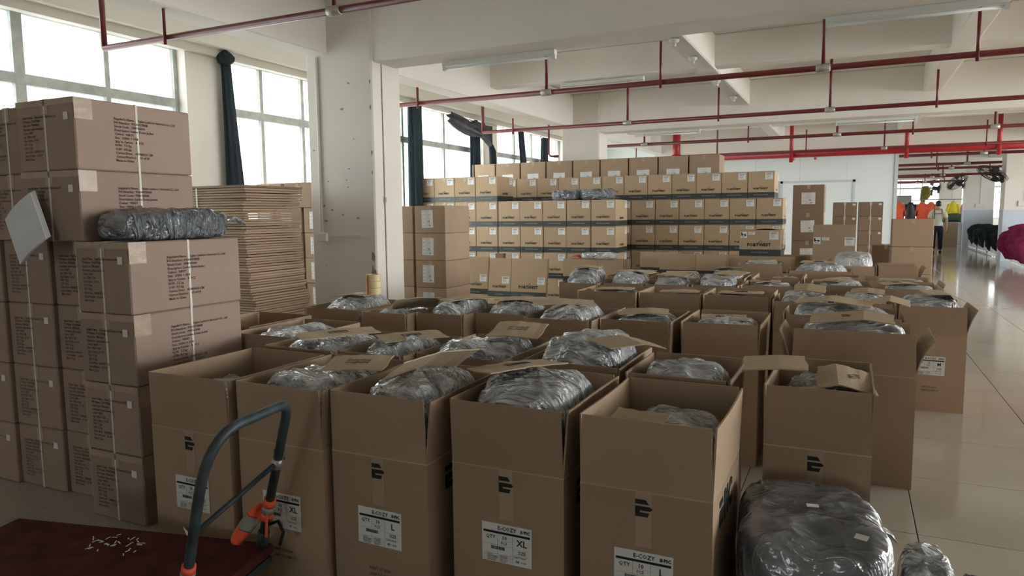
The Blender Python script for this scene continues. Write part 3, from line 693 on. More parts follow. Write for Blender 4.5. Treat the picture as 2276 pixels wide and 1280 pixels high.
# ================================================================== BAGS
def bag(name, lab, x0, x1, y0, y1, z0, z1, m='plast', grp=None, amp=.014, n=22, seed=0, dome=.0, parent=None, rz=0, tail=None, p1=2.6, wr=7.0):
    """film-wrapped soft bundle resting on z0"""
    a, b, h = (x1 - x0) / 2, (y1 - y0) / 2, z1 - z0
    t = thing(name, lab, 'garment bag', ((x0 + x1) / 2, (y0 + y1) / 2, z0), rz, grp)
    off = Vector((seed * 3.17, seed * 1.31, seed * .77))
    nr, na = n, max(28, int(n * 2)); rs = []
    for i in range(nr + 1):
        ph = -math.pi / 2 + math.pi * i / nr
        cz = math.sin(ph); cr = math.cos(ph)
        kz = math.copysign(abs(cz) ** (.55 if dome else .8), cz); kr = max(abs(cr) ** ((.20 if dome else .30) if cz > 0 else .2), .002)
        ring = []
        for j in range(na):
            th = 2 * math.pi * j / na; c, s = math.cos(th), math.sin(th)
            q = (abs(c) ** 4 + abs(s) ** 4) ** -.25
            px, py = a * kr * q * c, b * kr * q * s
            if abs(px) > a: px = math.copysign(a, px)
            if abs(py) > b: py = math.copysign(b, py)
            pz = h / 2 + h / 2 * kz
            if dome and cz > 0: pz -= dome * ((px / a) ** 2 + (py / b) ** 2) * .5 * min(1, kz * 1.5)
            v = Vector((px * wr, py * wr * 1.7, pz * wr)) + off
            d_ = noise.noise(v * .45) * 1.3 + (.6 - abs(noise.noise(v)) * 2.2) * .7 + (.4 - abs(noise.noise(v * 2.3)) * 2) * .3
            up = sm((pz / h - .25) * 2.5)
            pz2 = pz + amp * d_ * up * (1.6 if kz > .3 else .6)
            sc = 1 + amp * .35 * (d_ - .5) / max(a, b)
            pz2 = max(pz2, 0)
            ring.append((px * min(sc, 1), py * min(sc, 1), pz2))
        rs.append(ring)
    MB().rings(rs).build('film_bundle', m, t, smooth=True)
    if tail:
        tx, ty, tz, ln, ang = tail
        def tf(u, v):
            return (tx + math.cos(ang) * ln * u - math.sin(ang) * (v - .5) * .12 * (1 - .3 * u), ty + math.sin(ang) * ln * u + math.cos(ang) * (v - .5) * .12 * (1 - .3 * u), tz + .03 * math.sin(u * 3) + .012 * math.sin(v * 9 + u * 4))
        MB().slabgrid(8, 7, tf, .0015).build('film_tail', 'plast_w', t, smooth=True)
    return t
# ================================================================== OPEN CARTONS
WTH = .006
def open_carton(lab, x0, x1, y0, y1, hb=.60, hf=.228, ang=(2, 2, 2, 2), size=None, num='38', word=False, grp='open cartons on the floor', detail=True, curl=None, rz=0, m='card', emb=True):
    wd, d = x1 - x0, y1 - y0
    t = thing('open_carton', lab, 'carton', ((x0 + x1) / 2, y0, 0), rz, grp)
    b = MB(); a = wd / 2; w_ = WTH
    b.box(-a, a, 0, w_, 0, hb); b.box(-a, a, d - w_, d, 0, hb); b.box(-a, -a + w_, w_, d - w_, 0, hb); b.box(a - w_, a, w_, d - w_, 0, hb); b.box(-a + w_, a - w_, w_, d - w_, 0, w_)
    b.build('carton_body', m, t)
    # flaps: front, back, left, right; tilt outward in degrees, optional curl of the free edge
    for k, an in enumerate(ang):
        cu = (curl or {}).get(k, 0.0); L = wd if k < 2 else d
        def prof(f):      # outward offset and height along the flap
            an_ = math.radians(an); s_ = f * hf
            o_, z_ = math.sin(an_) * s_, math.cos(an_) * s_
            if cu: o_ += cu * f * f; z_ -= abs(cu) * .35 * f * f
            return o_, z_
        nf = 7 if cu else 3
        fl = MB(); ring = []
        nl = 7 if abs(an) < 30 else 2
        sg = R.uniform(-.006, .006)
        def P(i, j, side):
            f = j / (nf - 1); l = (-L / 2 + .0015 + (L - .003) * i / (nl - 1)) * (1 - (.028 if k < 2 else .012) * f); o_, z_ = prof(f)
            o_ += sg * math.sin(math.pi * i / (nl - 1)) * f
            o_ = o_ - (WTH if side else 0)
            if k == 0: return (l, -o_, hb + z_)
            if k == 1: return (l, d + o_, hb + z_)
            if k == 2: return (-a - o_, d / 2 + l, hb + z_)
            return (a + o_, d / 2 + l, hb + z_)
        vs = [P(i, j, 0) for j in range(nf) for i in range(nl)] + [P(i, j, 1) for j in range(nf) for i in range(nl)]
        n_ = nl * nf; fs = []
        for j in range(nf - 1):
            for i in range(nl - 1):
                q = (j * nl + i, j * nl + i + 1, (j + 1) * nl + i + 1, (j + 1) * nl + i); fs.append(q); fs.append(tuple(v + n_ for v in q[::-1]))
        per = list(range(nl)) + [j * nl + nl - 1 for j in range(1, nf)] + [(nf - 1) * nl + i for i in range(nl - 2, -1, -1)] + [j * nl for j in range(nf - 2, 0, -1)]
        for q in range(len(per)):
            u, v = per[q], per[(q + 1) % len(per)]; fs.append((v, u, u + n_, v + n_))
        fl.add(vs, fs).build('flap', m, t)
    if y0 < 4.9:
        MB().box(-a - .0008, a + .0008, -.0009, .0012, hb - .0022, hb + .0022).build('crease', 'card_sheet', t); MB().box(a - .001, a + .0009, 0, d, hb - .0022, hb + .0022).build('crease', 'card_sheet', t)
    if detail:
        MB().box(-.026, .026, -.0014, 0, .42, hb).build('tape', 'tape', t)
        if emb:
            put('emblem_print', EMBLEM, t, loc=(0, -.0022, .52), rot=FRONT)
        if word: put('wordmark_print', WORDM, t, loc=(a + .002, .12, .47), rot=SIDE)
        if size:
            q = put('label_sheet', quadm('label_sheet', LW, LH, 'paper'), t, loc=(0, -.002, .335), rot=(math.pi / 2, R.uniform(-.02, .02), 0)); put('label_print', ecozy(size, num), q, loc=(-LW / 2, -LH / 2, .001))
            pr = Print(); pr.text('PART 17 2024', -.05, 0, .016, .02); pr.text('SHIP TO DEPOT', -.05, -.024, .016, .02); put('foot_print', pr.flat('foot_print', 'ink_brown'), t, loc=(0, -.002, .17), rot=FRONT)
    return t
def sheet(lab, cx_, cy_, z, L, Wd, rz, tx=0.0, ty=0.0, bend=.02, bendy=0.0, seed=0, scrib=False, grp='loose cardboard sheets on the bundles', ridge=False):
    t = thing('cardboard_sheet', lab, 'cardboard', (cx_, cy_, z), 0, grp)
    rot = Matrix.Rotation(rz, 3, 'Z') @ Matrix.Rotation(ty, 3, 'Y') @ Matrix.Rotation(tx, 3, 'X')
    rr = random.Random(seed); ph = rr.uniform(0, 6); rr_c = rr.random()
    def f(u, v):
        x, y = (u - .5) * L, (v - .5) * Wd
        cr_ = .35 + .3 * rr_c
        zz = bend * 1.6 * (1 - abs(u - cr_) / max(cr_, 1 - cr_)) + bendy * (1 - (2 * v - 1) ** 2)
        if ridge: zz += .0014 * math.sin(23 * u + ph) * (.4 + .6 * v)
        e = .004 * math.sin(31 * v + ph) * (1 if u in (0.0, 1.0) else 0)
        return rot @ Vector((x + e, y, zz))
    MB().slabgrid(15, 7, f, .0045).build('board', 'card_sheet', t)
    if scrib:
        pts = []
        b = MB()
        for k in range(3):
            y = (k - 1) * .02
            path = [rot @ Vector((-.05 + .01 * i, y + .007 * math.sin(i * 2.1 + k + ph), bend + .004)) for i in range(11)]
            b.tube(path, .0012, 4)
        b.build('handwriting', 'ink', t)
    return t
rows = {
 'nearest row': [  # x0,x1,y0,y1, top of bag, flap tilts, size,num, bagmat, sheet(dx,dy,L,W,rz,tilt)
  (-2.640, -2.195, 2.00, 2.58, .745, (1, 1, 2, 1), 'L', '37', 'plast', None),
  (-2.165, -1.745, 2.02, 2.60, .84, (1, 2, 2, 2), 'XL', '39', 'plast', (.10, .08, .26, .20, .35, .10)),
  (-1.725, -1.310, 2.05, 2.62, .86, (1, 1, 1, 5), 'L', '40', 'plast', (.07, -.02, .36, .17, 1.2, -.55)),
  (-1.248, -.825, 2.12, 2.69, .885, (2, 2, 2, 4), 'XL', '38', 'plast', (-.09, .0, .33, .20, .95, -.10)),
  (-.768, -.345, 2.12, 2.68, .765, (1, 1, 1, 2), 'L', '41', 'plast', (-.06, -.17, .18, .15, -.1, .30)),
 ],
 'second row': [
  (-2.640, -2.210, 2.66, 3.24, .86, (2, 2, 2, 2), None, '', 'plast', (.06, -.06, .40, .16, .95, .05)),
  (-2.190, -1.835, 2.68, 3.24, .86, (2, 2, 2, 2), None, '', 'plast', (.05, .0, .33, .18, .9, .05)),
  (-1.810, -1.370, 2.77, 3.36, .875, (2, 2, 2, 2), None, '', 'plast', (.10, .14, .26, .24, .15, .15)),
  (-1.285, -.850, 2.80, 3.34, .92, (-6, 2, 2, 2), None, '', 'plast', None),
  (-.800, -.405, 2.76, 3.22, .84, (1, 2, 2, 3), None, '', 'plast', None),
 ],
 'row before the square column': [
  (-3.470, -3.010, 3.92, 4.50, .88, (5, 2, 9, 2), None, '', 'plast', (-.04, .02, .26, .2, .1, .0)),
  (-2.950, -2.600, 3.86, 4.40, .83, (1, 2, 3, 2), None, '', 'plast', (.08, .0, .32, .17, .8, -.5)),
  (-2.575, -2.230, 3.95, 4.55, .885, (1, 2, 3, 2), None, '', 'plast', (.05, .02, .40, .17, 1.0, .0)),
  (-2.215, -1.850, 4.10, 4.66, .88, (1, 2, 3, 2), None, '', 'plast', (.0, .06, .36, .2, .3, .0)),
  (-1.825, -1.395, 4.02, 4.60, .88, (4, 2, 3, 3), None, '', 'plast', (-.06, .0, .40, .2, .45, .05)),
  (-1.370, -.945, 4.14, 4.70, .83, (1, 2, 2, 2), None, '', 'plast', (-.02, .02, .30, .26, .2, .0)),
  (-.885, -.450, 4.20, 4.78, .82, (1, 2, 2, 2), None, '', 'plast', (-.02, .0, .27, .24, .15, .0)),
 ],
 'fourth row': [
  (-2.050, -1.565, 5.60, 6.10, .82, (1, 2, 2, 2), None, '', 'plast_w', (.0, .02, .30, .2, .1, .0)),
  (-1.540, -1.050, 5.65, 6.18, .81, (1, 2, 2, 2), None, '', 'plast_w', (.03, .0, .32, .18, .1, .0)),
  (-1.025, -.535, 5.65, 6.24, .82, (1, 2, 2, 2), None, '', 'plast_w', (.0, .0, .34, .2, .05, .0)),
  (-.485, -.100, 5.42, 6.00, .87, (1, 2, 3, 4), None, '', 'plast', (.03, .05, .22, .15, -.05, .25)),
  (-.070, .285, 5.50, 6.06, .86, (1, 2, 4, 4), None, '', 'plast', (.02, .04, .22, .12, .0, .2)),
 ],
 'fifth row': [
  (-2.450, -2.090, 6.20, 6.72, .95, (1, 2, 2, 2), None, '', 'plast', (.0, .02, .26, .2, .1, .0)),
  (-2.050, -1.690, 6.30, 6.85, .90, (1, 2, 2, 2), None, '', 'plast', (.08, .04, .26, .16, -.2, .0)),
  (-1.660, -1.300, 6.32, 6.87, .88, (1, 2, 2, 2), None, '', 'plast', (.0, .06, .30, .16, -.3, .1)),
  (-1.255, -.885, 6.38, 6.95, .90, (1, 2, 3, 4), None, '', 'plast', (.10, .02, .28, .16, -.4, .15)),
  (-.850, -.420, 6.50, 7.05, .84, (1, 2, 4, 3), None, '', 'plast_w', (-.05, .0, .26, .18, .1, .0)),
  (-.285, .170, 6.75, 7.25, .84, (1, 2, 6, 2), None, '', 'plast_w', (-.08, .0, .30, .16, .1, .0)),
  (.230, .680, 6.60, 7.12, .84, (1, 2, 12, 3), None, '', 'plast_w', (-.08, .0, .26, .16, .3, .0)),
 ],
 'sixth row': [
  (-2.250, -1.850, 7.02, 7.50, .86, (1, 1, 5, 8), None, '', 'plast', (.05, .0, .36, .2, .0, .0)),
  (-1.720, -1.330, 7.02, 7.56, .86, (1, 2, 3, 9), None, '', 'plast', (-.02, .0, .30, .18, .2, .0)),
  (-1.285, -.920, 7.10, 7.65, .88, (1, 2, 9, 3), None, '', 'plast', (.0, .05, .26, .18, .3, -.2)),
  (-.830, -.420, 7.30, 7.90, .80, (1, 2, 8, 4), None, '', 'plast_w', (.05, .0, .24, .18, .2, .0)),
  (-.390, .085, 7.36, 7.90, .80, (1, 2, 2, 3), None, '', 'plast_w', (.1, .0, .3, .18, .1, .0)),
  (.135, .690, 7.30, 7.82, .82, (1, 2, 14, 22), None, '', 'plast_w', (.0, .0, .3, .2, .1, .0)),
 ]}
def fill_open(L_, phrase, row, first=True, **k):
    x0, x1, y0, y1, zt, ang, size, num, bm_, sh = row
    dt = y0 < 4.9
    open_carton('open brown carton with raised flaps, ' + phrase, x0, x1, y0, y1, ang=ang, size=size, num=num, detail=dt, **k)
    sd = R.randint(1, 900)
    e = .014
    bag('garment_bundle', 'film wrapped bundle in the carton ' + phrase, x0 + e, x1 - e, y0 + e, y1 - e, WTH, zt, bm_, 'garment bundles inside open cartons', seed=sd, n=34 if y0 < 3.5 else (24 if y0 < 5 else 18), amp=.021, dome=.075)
    if sh:
        dx, dy, L, Wd, rz, tl = sh
        sheet('cardboard sheet in the carton ' + phrase, (x0 + x1) / 2 + dx, (y0 + y1) / 2 + dy, zt + .008 + abs(tl) * .05, L, Wd, rz, tx=tl, seed=sd, ridge=R.random() < .6, scrib=R.random() < .35, bend=R.uniform(-.004, .012))
for rn, lst in rows.items():
    for k, row in enumerate(lst):
        fill_open(rn, '%s from left in the %s' % (ORD[k], rn), row, word=(rn == 'nearest row'))
# single ones
fill_open('', 'standing behind the pile of grey bags', (-.27, .095, 2.76, 3.33, .80, (1, 1, 1, 1), 'M', '22', 'plast', None))
sheet('big ribbed cardboard sheet in the carton behind the pile of grey bags', .0, 2.98, .815, .20, .30, .05, tx=.06, seed=4, scrib=True, ridge=True)
sheet('pale cardboard flap hanging over the left rim behind the grey bags', -.26, 3.02, .86, .24, .28, .1, ty=-.05, seed=5, bend=.004)
sheet('bent cardboard sheet resting across two cartons of the second row', -.86, 2.96, .905, .26, .24, .75, ty=.10, seed=6, bend=.015)
fill_open('', 'with its long side to us near the aisle', (-.275, .335, 4.18, 4.62, .855, (0, 2, 10, 6), None, '', 'plast_w', None), emb=False, curl={3: .06, 2: .03})
sheet('long cardboard sheet with faint print on the long carton near the aisle', .02, 4.36, .865, .42, .22, .0, tx=.10, seed=8, scrib=True)
fill_open('', 'right behind the long carton near the aisle', (-.36, .30, 4.74, 5.22, .87, (1, 2, 3, 3), None, '', 'plast_w', None), emb=False)
sheet('long pale cardboard sheet on the carton behind the long one', -.08, 4.97, .885, .44, .22, -.12, tx=.05, seed=9)
sheet('small cardboard sheet at the aisle side behind the long carton', .24, 5.05, .89, .22, .14, -.08, tx=.15, seed=10)
# the labelled carton out in the aisle
open_carton('open brown carton labelled M standing at the aisle, farthest right', .335, .78, 5.95, 6.50, hb=.56, hf=.21, ang=(0, 2, 4, 6), size='M', num='17', curl={3: .04})
bag('garment_bundle', 'film wrapped garment bundle in the carton labelled M at the aisle', .35, .765, 5.965, 6.485, WTH, .83, 'plast', 'garment bundles inside open cartons', seed=71, n=20, amp=.018, dome=.06)
sheet('cardboard sheet sloping on the bundle in the aisle carton labelled M', .64, 6.2, .825, .26, .34, .1, ty=.22, seed=12)
# partly hidden ones beside the left stack
fill_open('', 'wedged behind the strapped carton stack', (-3.10, -2.665, 2.88, 3.46, .83, (1, 2, 2, 2), None, '', 'plast_w', None), emb=False)
open_carton('open empty carton under the flattened carton pile, left', -3.62, -3.17, 3.06, 3.60, ang=(1, 2, 2, 4), emb=False)
# back row
fill_open('', 'tan and torn, before the printed carton on flats', (-1.25, -.77, 9.25, 9.75, .86, (3, 1, 4, -4), None, '', 'plast_w', None))
fill_open('', 'lowest of the back row with bulging bag', (-.60, .02, 8.30, 8.86, .90, (0, 2, 6, 5), None, '', 'plast', (-.02, .0, .36, .2, -.1, .06)))
fill_open('', 'overflowing with milky film in the back row', (-.20, .27, 9.15, 9.75, .98, (2, 2, 4, 3), None, '', 'plast_w', None))
fill_open('', 'at the aisle end of the back row', (.31, .72, 9.35, 9.86, .76, (2, 2, 2, 9), None, '', 'plast_w', None), curl={3: .04})
# ================================================================== FLATTENED CARTONS
t = thing('flat_carton_pile', 'tall pile of flattened brown cartons under the window', 'cardboard pile', (-5.55, 5.35, 0), 0)
NS = 72
sheet_me = [MB().box(-.44, .44, -.38, .38, 0, .020).mesh('flat_sheet', 'card', bevel=.002) for _ in range(1)][0]
for k in range(NS):
    f = k / NS
    put('flat_sheet', sheet_me, t, loc=(.06 * (1 - f) + .03 * math.sin(f * 7) + R.uniform(-.02, .02), R.uniform(-.015, .015), k * .0242), rot=(0, R.uniform(-.004, .004), R.uniform(-.02, .02)))
MB().box(-.008, .008, -.40, -.398, .1, NS * .0242).build('strap', 'strap', t, loc=(-.15, 0, 0)); 
MB().box(-.46, .46, -.39, .39, 0, .022).build('cover_sheet', 'card_dark', t, loc=(0, 0, NS * .0242))
def flat_board(lab, x, y, z, segs, ht, lean, rz=0.0, bandz=(.10, .17), th=.012, m='card_tan', logos=(), stk=(), copies=1, grp='flattened printed cartons leaning by the wall', step=.014):
    t = thing('flattened_carton', lab, 'cardboard', (x, y, z), rz, grp)
    for c in range(copies):
        x_ = 0
        for k, s in enumerate(segs):
            e = put('board_panel', MB().box(x_ + .002, x_ + s - .002, 0, th, 0, ht).mesh('board_panel', m, bevel=.0015), t, loc=(c * .012, c * step, 0), rot=(-lean, 0, 0))
            if bandz and c == 0:
                put('printed_band', MB().box(x_ + .003, x_ + s - .003, -.0012, .0, bandz[0], bandz[1]).mesh('printed_band', 'band'), e)
                q = put('band_print', BANDTXT, e, loc=(x_ + s / 2, -.0025, bandz[0] + .025), rot=FRONT); q.scale = (min(1, s * 1.6), 1, 1)
            if c == 0 and k < len(logos) and logos[k]:
                q = put('logo_print', LOGO_BIG if s > .45 else LOGO, e, loc=(x_ + s / 2, -.002, bandz[1] + .05), rot=FRONT)
            if c == 0 and k < len(stk) and stk[k]:
                q = put('sticker', STK, e, loc=(x_ + s - .085, -.002, ht * .62), rot=FRONT); put('sticker_print', STKP, q, loc=(0, 0, .001))
            x_ += s
    return t
flat_board('flattened printed carton leaning with two logos and stickers', -4.78, 9.20, 0, (.36, .56), .84, .14, logos=(1, 1), stk=(1, 1), copies=2, bandz=(.28, .36))
flat_board('flattened printed carton half hidden behind the labelled stack', -5.3, 9.4, 0, (.42,), .84, .10, logos=(1,), stk=(1,), copies=2, bandz=(.28, .36))
flat_board('dark edged flattened carton between two leaning ones', -4.87, 9.62, 0, (.14,), .88, .06, m='card_dark', bandz=None, copies=3)
flat_board('bundle of flattened cartons standing on edge with a dark band', -3.62, 9.25, 0, (.50, .36), .845, .06, bandz=(.50, .60), copies=6, step=.03)
flat_board('flattened carton leaning left of the dark banded pair', -2.74, 10.05, 0, (.30, .30), .91, .05, bandz=(.62, .69), copies=2)
flat_board('pair of wide flattened cartons with dark band near the printed wall', -2.40, 9.82, 0, (.50, .40), .90, .05, bandz=(.60, .68), copies=3)
flat_board('stack of flattened cartons on edge under the opened printed carton', -1.60, 9.98, 0, (.48, .42), .875, .0, bandz=(.60, .68), copies=22, step=.026)
pw = printed_carton(-1.35, 10.0, .8755, .52, .56, .35, 'opened printed carton with pictogram sticker standing on flattened cartons', None, big=True, side=True)
MB().slabgrid(5, 4, lambda u, v: (-.10 + .34 * u, .02 + .2 * v, .354 + .018 * math.sin(u * 3.1) * (1 - v)), .004).build('lifted_flap', 'card_tan', pw)
def pictogram(parent, x, z):
    q = put('pictogram_label', quadm('pictogram_label', .085, .085, 'paper'), parent, loc=(x, -.003, z), rot=FRONT)
    p = Print()
    p.poly([(-.028 + .011 * math.cos(a), .022 + .011 * math.sin(a)) for a in [k * math.pi / 4 for k in range(8)]]); p.rect(-.034, -.016, -.012, .012); p.rect(-.016, .004, -.004, .006); p.rect(.004, .032, -.012, .004); p.rect(.012, .02, .004, .014)
    p.text('HEAVY', -.028, -.032, .016, .03); put('pictogram_print', p.flat('pictogram_print', 'ink'), q, loc=(0, 0, .001))
    q = put('notice_label', quadm('notice_label', .085, .04, 'paper'), parent, loc=(x + .10, -.003, z + .022), rot=FRONT)
    p = Print(); 
    for k in range(3): p.rect(-.035, .035 - .01 * k, .010 - .011 * k, .013 - .011 * k)
    put('notice_print', p.flat('notice_print', 'ink_brown'), q, loc=(0, 0, .001))
pictogram(pw, -.205, .285)
up = thing('upright_carton', 'tall brown carton with pictogram sticker behind the back row', 'carton', (-.19, 10.0, 0)); 
put('carton_body', cmesh(.50, .4, 1.29, 'card'), up); pictogram(up, -.20, 1.09)
q = put('sticker', STK, up, loc=(.18, -.0025, 1.08), rot=FRONT); put('sticker_print', STKP, q, loc=(0, 0, .001)); put('logo_print', LOGO, up, loc=(-.05, -.0025, .80), rot=FRONT)
# ================================================================== LOOSE BAGS
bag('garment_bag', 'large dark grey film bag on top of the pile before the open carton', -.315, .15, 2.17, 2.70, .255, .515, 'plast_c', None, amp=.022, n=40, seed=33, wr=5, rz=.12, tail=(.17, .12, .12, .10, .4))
for k, (x, z, r_) in enumerate(((-.08, .50, .2), (.06, .485, -.3), (-.13, .24, .4))):
    q = MB().box(-.018, .018, -.012, .012, 0, .0015).build('price_tag', 'paper'); q.location = (x, 2.40 - .15 * k, z + .03 if k < 2 else z); q.rotation_euler = (.25 * k, 0, r_); tag(q, ('white tag on the crown of the large grey bag', 'white tag on the right shoulder of the large grey bag', 'white tag on the navy bag under the large one')[k], 'tag', 'paper tags on bags')
bag('garment_bag', 'navy film bag lowest under the large grey one', -.31, .16, 2.10, 2.70, 0, .258, 'plast_b', None, amp=.02, n=26, seed=34, wr=5)
bag('garment_bag', 'small grey film bag right of the large one, on the floor pile', .175, .34, 2.35, 2.72, 0, .36, 'plast', None, amp=.02, n=26, seed=35, wr=6)
bag('garment_bag', 'dark film bag at the bottom edge farthest right', .35, .56, 2.40, 2.74, 0, .27, 'plast_b', None, amp=.02, n=22, seed=36, wr=6)
bag('garment_bag', 'black film bag lying on the strapped carton stack', -3.29, -3.0, 2.21, 2.86, 4 * LHt, 4 * LHt + .135, 'plast_b', None, amp=.02, n=34, seed=37, wr=5, tail=(.05, .30, .07, .13, 1.2))
bag('garment_bag', 'black film bag on the printed wall, left one', -4.42, -3.93, 10.74, 11.2, 1.678, 1.84, 'plast_b', 'two bags on the printed wall', amp=.02, n=18, seed=38)
bag('garment_bag', 'black film bag on the printed wall, right one', -3.92, -3.40, 10.74, 11.2, 1.678, 1.85, 'plast_b', 'two bags on the printed wall', amp=.02, n=18, seed=39)
bag('plastic_wrapper', 'pale printed wrapper lying on the standing flattened cartons', -3.36, -2.86, 9.27, 9.44, .845, .93, 'plast_w', None, amp=.012, n=14, seed=40)
o = MB().slabgrid(6, 5, lambda u, v: (.16 * u, .1 * v, .03 * math.sin(u * 3) + .02 * v), .003).build('red_packet', 'red_b'); o.location = (-3.52, 9.28, .85); tag(o, 'small red packet beside the pale wrapper', 'packet')
# white folded cloth hung over the left stack
t = thing('folded_cloth', 'white folded cloth square hanging off the strapped carton stack', 'cloth', (-3.64, 2.17, 1.43))
for k in range(3):
    rr = Matrix.Rotation(.60, 3, 'Y')
    o = MB().slabgrid(8, 8, lambda u, v: (0, 0, 0), .004); o = MB()
    top = []
    def cf(u, v, kk=k):
        q = Matrix.Rotation(-.50, 3, 'Y') @ Vector(((u - .5) * .27, 0, (v - .5) * .25))
        return q + Vector((0, -.012 - .012 * kk - .02 * math.sin(u * 2.6) + .015 * (v - .5), 0))
    n_ = 8
    fr = [cf(i / 7, j / 7) for j in range(n_) for i in range(n_)]; bk = [p + Vector((0, .008, 0)) for p in fr]
    m_ = MB(); fs = []
    for j in range(7):
        for i in range(7):
            q = (j * 8 + i, j * 8 + i + 1, (j + 1) * 8 + i + 1, (j + 1) * 8 + i); fs += [q, tuple(v + 64 for v in q[::-1])]
    per = list(range(8)) + [j * 8 + 7 for j in range(1, 8)] + [56 + i for i in range(6, -1, -1)] + [j * 8 for j in range(6, 0, -1)]
    for q in range(len(per)): a, b_ = per[q], per[(q + 1) % len(per)]; fs.append((b_, a, a + 64, b_ + 64))
    m_.add(fr + bk, fs).build('cloth_layer', 'white_cloth', t, loc=(.006 * k, 0, -.004 * k), smooth=False)
# tape rolls on the carton before the column
t = thing('tape_roll', 'stack of cream packing tape rolls on the carton before the column', 'tape roll', (-3.10, 4.2, .905))
for k in range(3):
    b = MB(); n = 28; z = .048 * k
    for q in range(n):
        pass
    ro, ri = .054, .038
    rs = [[(r_ * math.cos(2 * math.pi * j / n), r_ * math.sin(2 * math.pi * j / n), zz) for j in range(n)] for r_, zz in ((ri, z), (ro, z), (ro, z + .046), (ri, z + .046), (ri, z))]
    b.rings(rs, cap=False).build('roll', 'roll', t, smooth=False)
MB().box(-.0075, .0075, -.0555, -.0535, 0, .14).build('core_stripe', 'roll_o', t, loc=(-.012, 0, 0))
# ================================================================== TROLLEY
tr = thing('platform_trolley', 'blue grey handled platform trolley with worn maroon deck', 'trolley', (-1.95, 1.965, 0), math.pi + math.atan2(.223, .975))
MB().box(0, 1.18, 0, .72, .19, .23).build('deck', 'deck', tr, bevel=.008)
MB().box(.0, 1.18, .02, .70, .165, .19).build('under_frame', 'steel_blue', tr)
inv = (Matrix.Translation(tr.location) @ Matrix.Rotation(tr.rotation_euler.z, 4, 'Z')).inverted()
def loc_(p): return inv @ Vector(p)
Bf, Bn, Lv = Vector((-1.985, 1.935, .23)), Vector((-1.93, 1.54, .23)), Vector((.25, -.09, .60))
def arc(p0, p1, p2, n=8): return [(1 - s) ** 2 * p0 + 2 * s * (1 - s) * p1 + s * s * p2 for s in [k / n for k in range(n + 1)]]
cf_, cn_ = Bf + Lv, Bn + Lv
path = [Bf, Bf + Lv * .85] + arc(Bf + Lv * .88, cf_, cf_ + (cn_ - cf_) * .12) + arc(cf_ + (cn_ - cf_) * .62, cn_, Bn + Lv * .66) + [Bn + Lv * .3, Bn]
MB().tube([loc_(p) for p in path], .0165, 14).build('handle', 'steel_blue', tr, smooth=True)
MB().tube([loc_(Bf + Lv * .60), loc_(Bn + Lv * .42)], .009, 10).build('cross_bar', 'steel_blue', tr, smooth=True)
for k, p in enumerate((Bf, Bn)):
    MB().tube([loc_(p + Vector((0, 0, -.02))), loc_(p + Lv * .1)], .022, 12).build('socket', 'steel_blue', tr, smooth=True)
MB().tube([loc_(Bf + Lv * .57), loc_(Bf + Lv * .63)], .021, 12).build('clamp', 'galv', tr, smooth=True)
hook = [Bf + Lv * .16 + Vector((.02, 0, 0)), Bf + Lv * .18 + Vector((.07, -.01, .015)), Bf + Lv * .14 + Vector((.10, -.01, 0)), Bf + Lv * .08 + Vector((.09, -.01, -.02))]
MB().tube([loc_(p) for p in hook], .006, 8).build('hook', 'rubber', tr, smooth=True)
for x, y in ((.12, .12), (1.06, .12), (.12, .60), (1.06, .60)):
    w_ = MB().tube([(x, y - .02, .07), (x, y - .018, .07), (x, y + .018, .07), (x, y + .02, .07)], [.06, .07, .07, .06], 18).build('wheel', 'rubber', tr, smooth=True)
    MB().box(x - .03, x + .03, y - .03, y + .03, .125, .165).build('caster_bracket', 'galv', tr)
def wrap(base, f0, f1, lab):
    t = thing('safety_tape_strip', lab, 'strip', base + Lv * f0)
    for k, m_ in enumerate(('orange', 'silver', 'orange')):
        a, b_ = f0 + (f1 - f0) * k / 3, f0 + (f1 - f0) * (k + 1) / 3
        MB().tube([Lv * (a - f0), Lv * (b_ - f0)], .0225 + .001 * (k % 2), 14).build('wrap_band', m_, t, smooth=True)
    return t
ws = wrap(Bf, .20, .34, 'orange reflective strip tied round the far handle post')
MB().slabgrid(4, 8, lambda u, v: (.016 + .014 * u + .01 * v, -.018 - .02 * v, .045 - .09 * v + .01 * math.sin(v * 4)), .003).build('loose_end', 'orange', ws, smooth=True)
def tailf(u, v):
    return (.008 - .105 * v - .035 * u * v ** .5, -.02 - .03 * v + .02 * math.sin(u * 4 + v * 3), .03 - .135 * v + .045 * u)
for k, m_ in enumerate(('orange', 'silver', 'orange')):
    MB().slabgrid(6, 10, lambda u, v, k=k: tailf(u, k / 3 + v / 3), .004).build('hanging_strip', m_, ws, smooth=True)
wrap(Bn, .10, .22, 'orange reflective strip tied round the near handle post')
o = MB().slabgrid(4, 6, lambda u, v: (-.03 * u - .01, .01 * v, -.03 * v + .02 * u), .002).build('paper_scrap', 'paper'); o.location = Bn + Lv * .42 + Vector((-.005, .0, .0)); tag(o, 'scrap of white tape stuck to the near handle post', 'scrap')
for k in range(34):
    a, r_ = R.uniform(0, 6.28), R.uniform(0, 1) ** .5
    o = MB().box(-.012, .012, -.002, .002, 0, .0012).build('paper_scrap', 'paper'); o.location = (-2.50 + .13 * r_ * math.cos(a), 1.70 + .075 * r_ * math.sin(a), .2305); o.rotation_euler = (0, 0, R.uniform(0, 3.1)); o.scale = (R.uniform(.4, 1.1), 1, 1)
    tag(o, 'tiny white paper scrap among many on the maroon deck', 'scrap', 'paper scraps on the trolley deck')
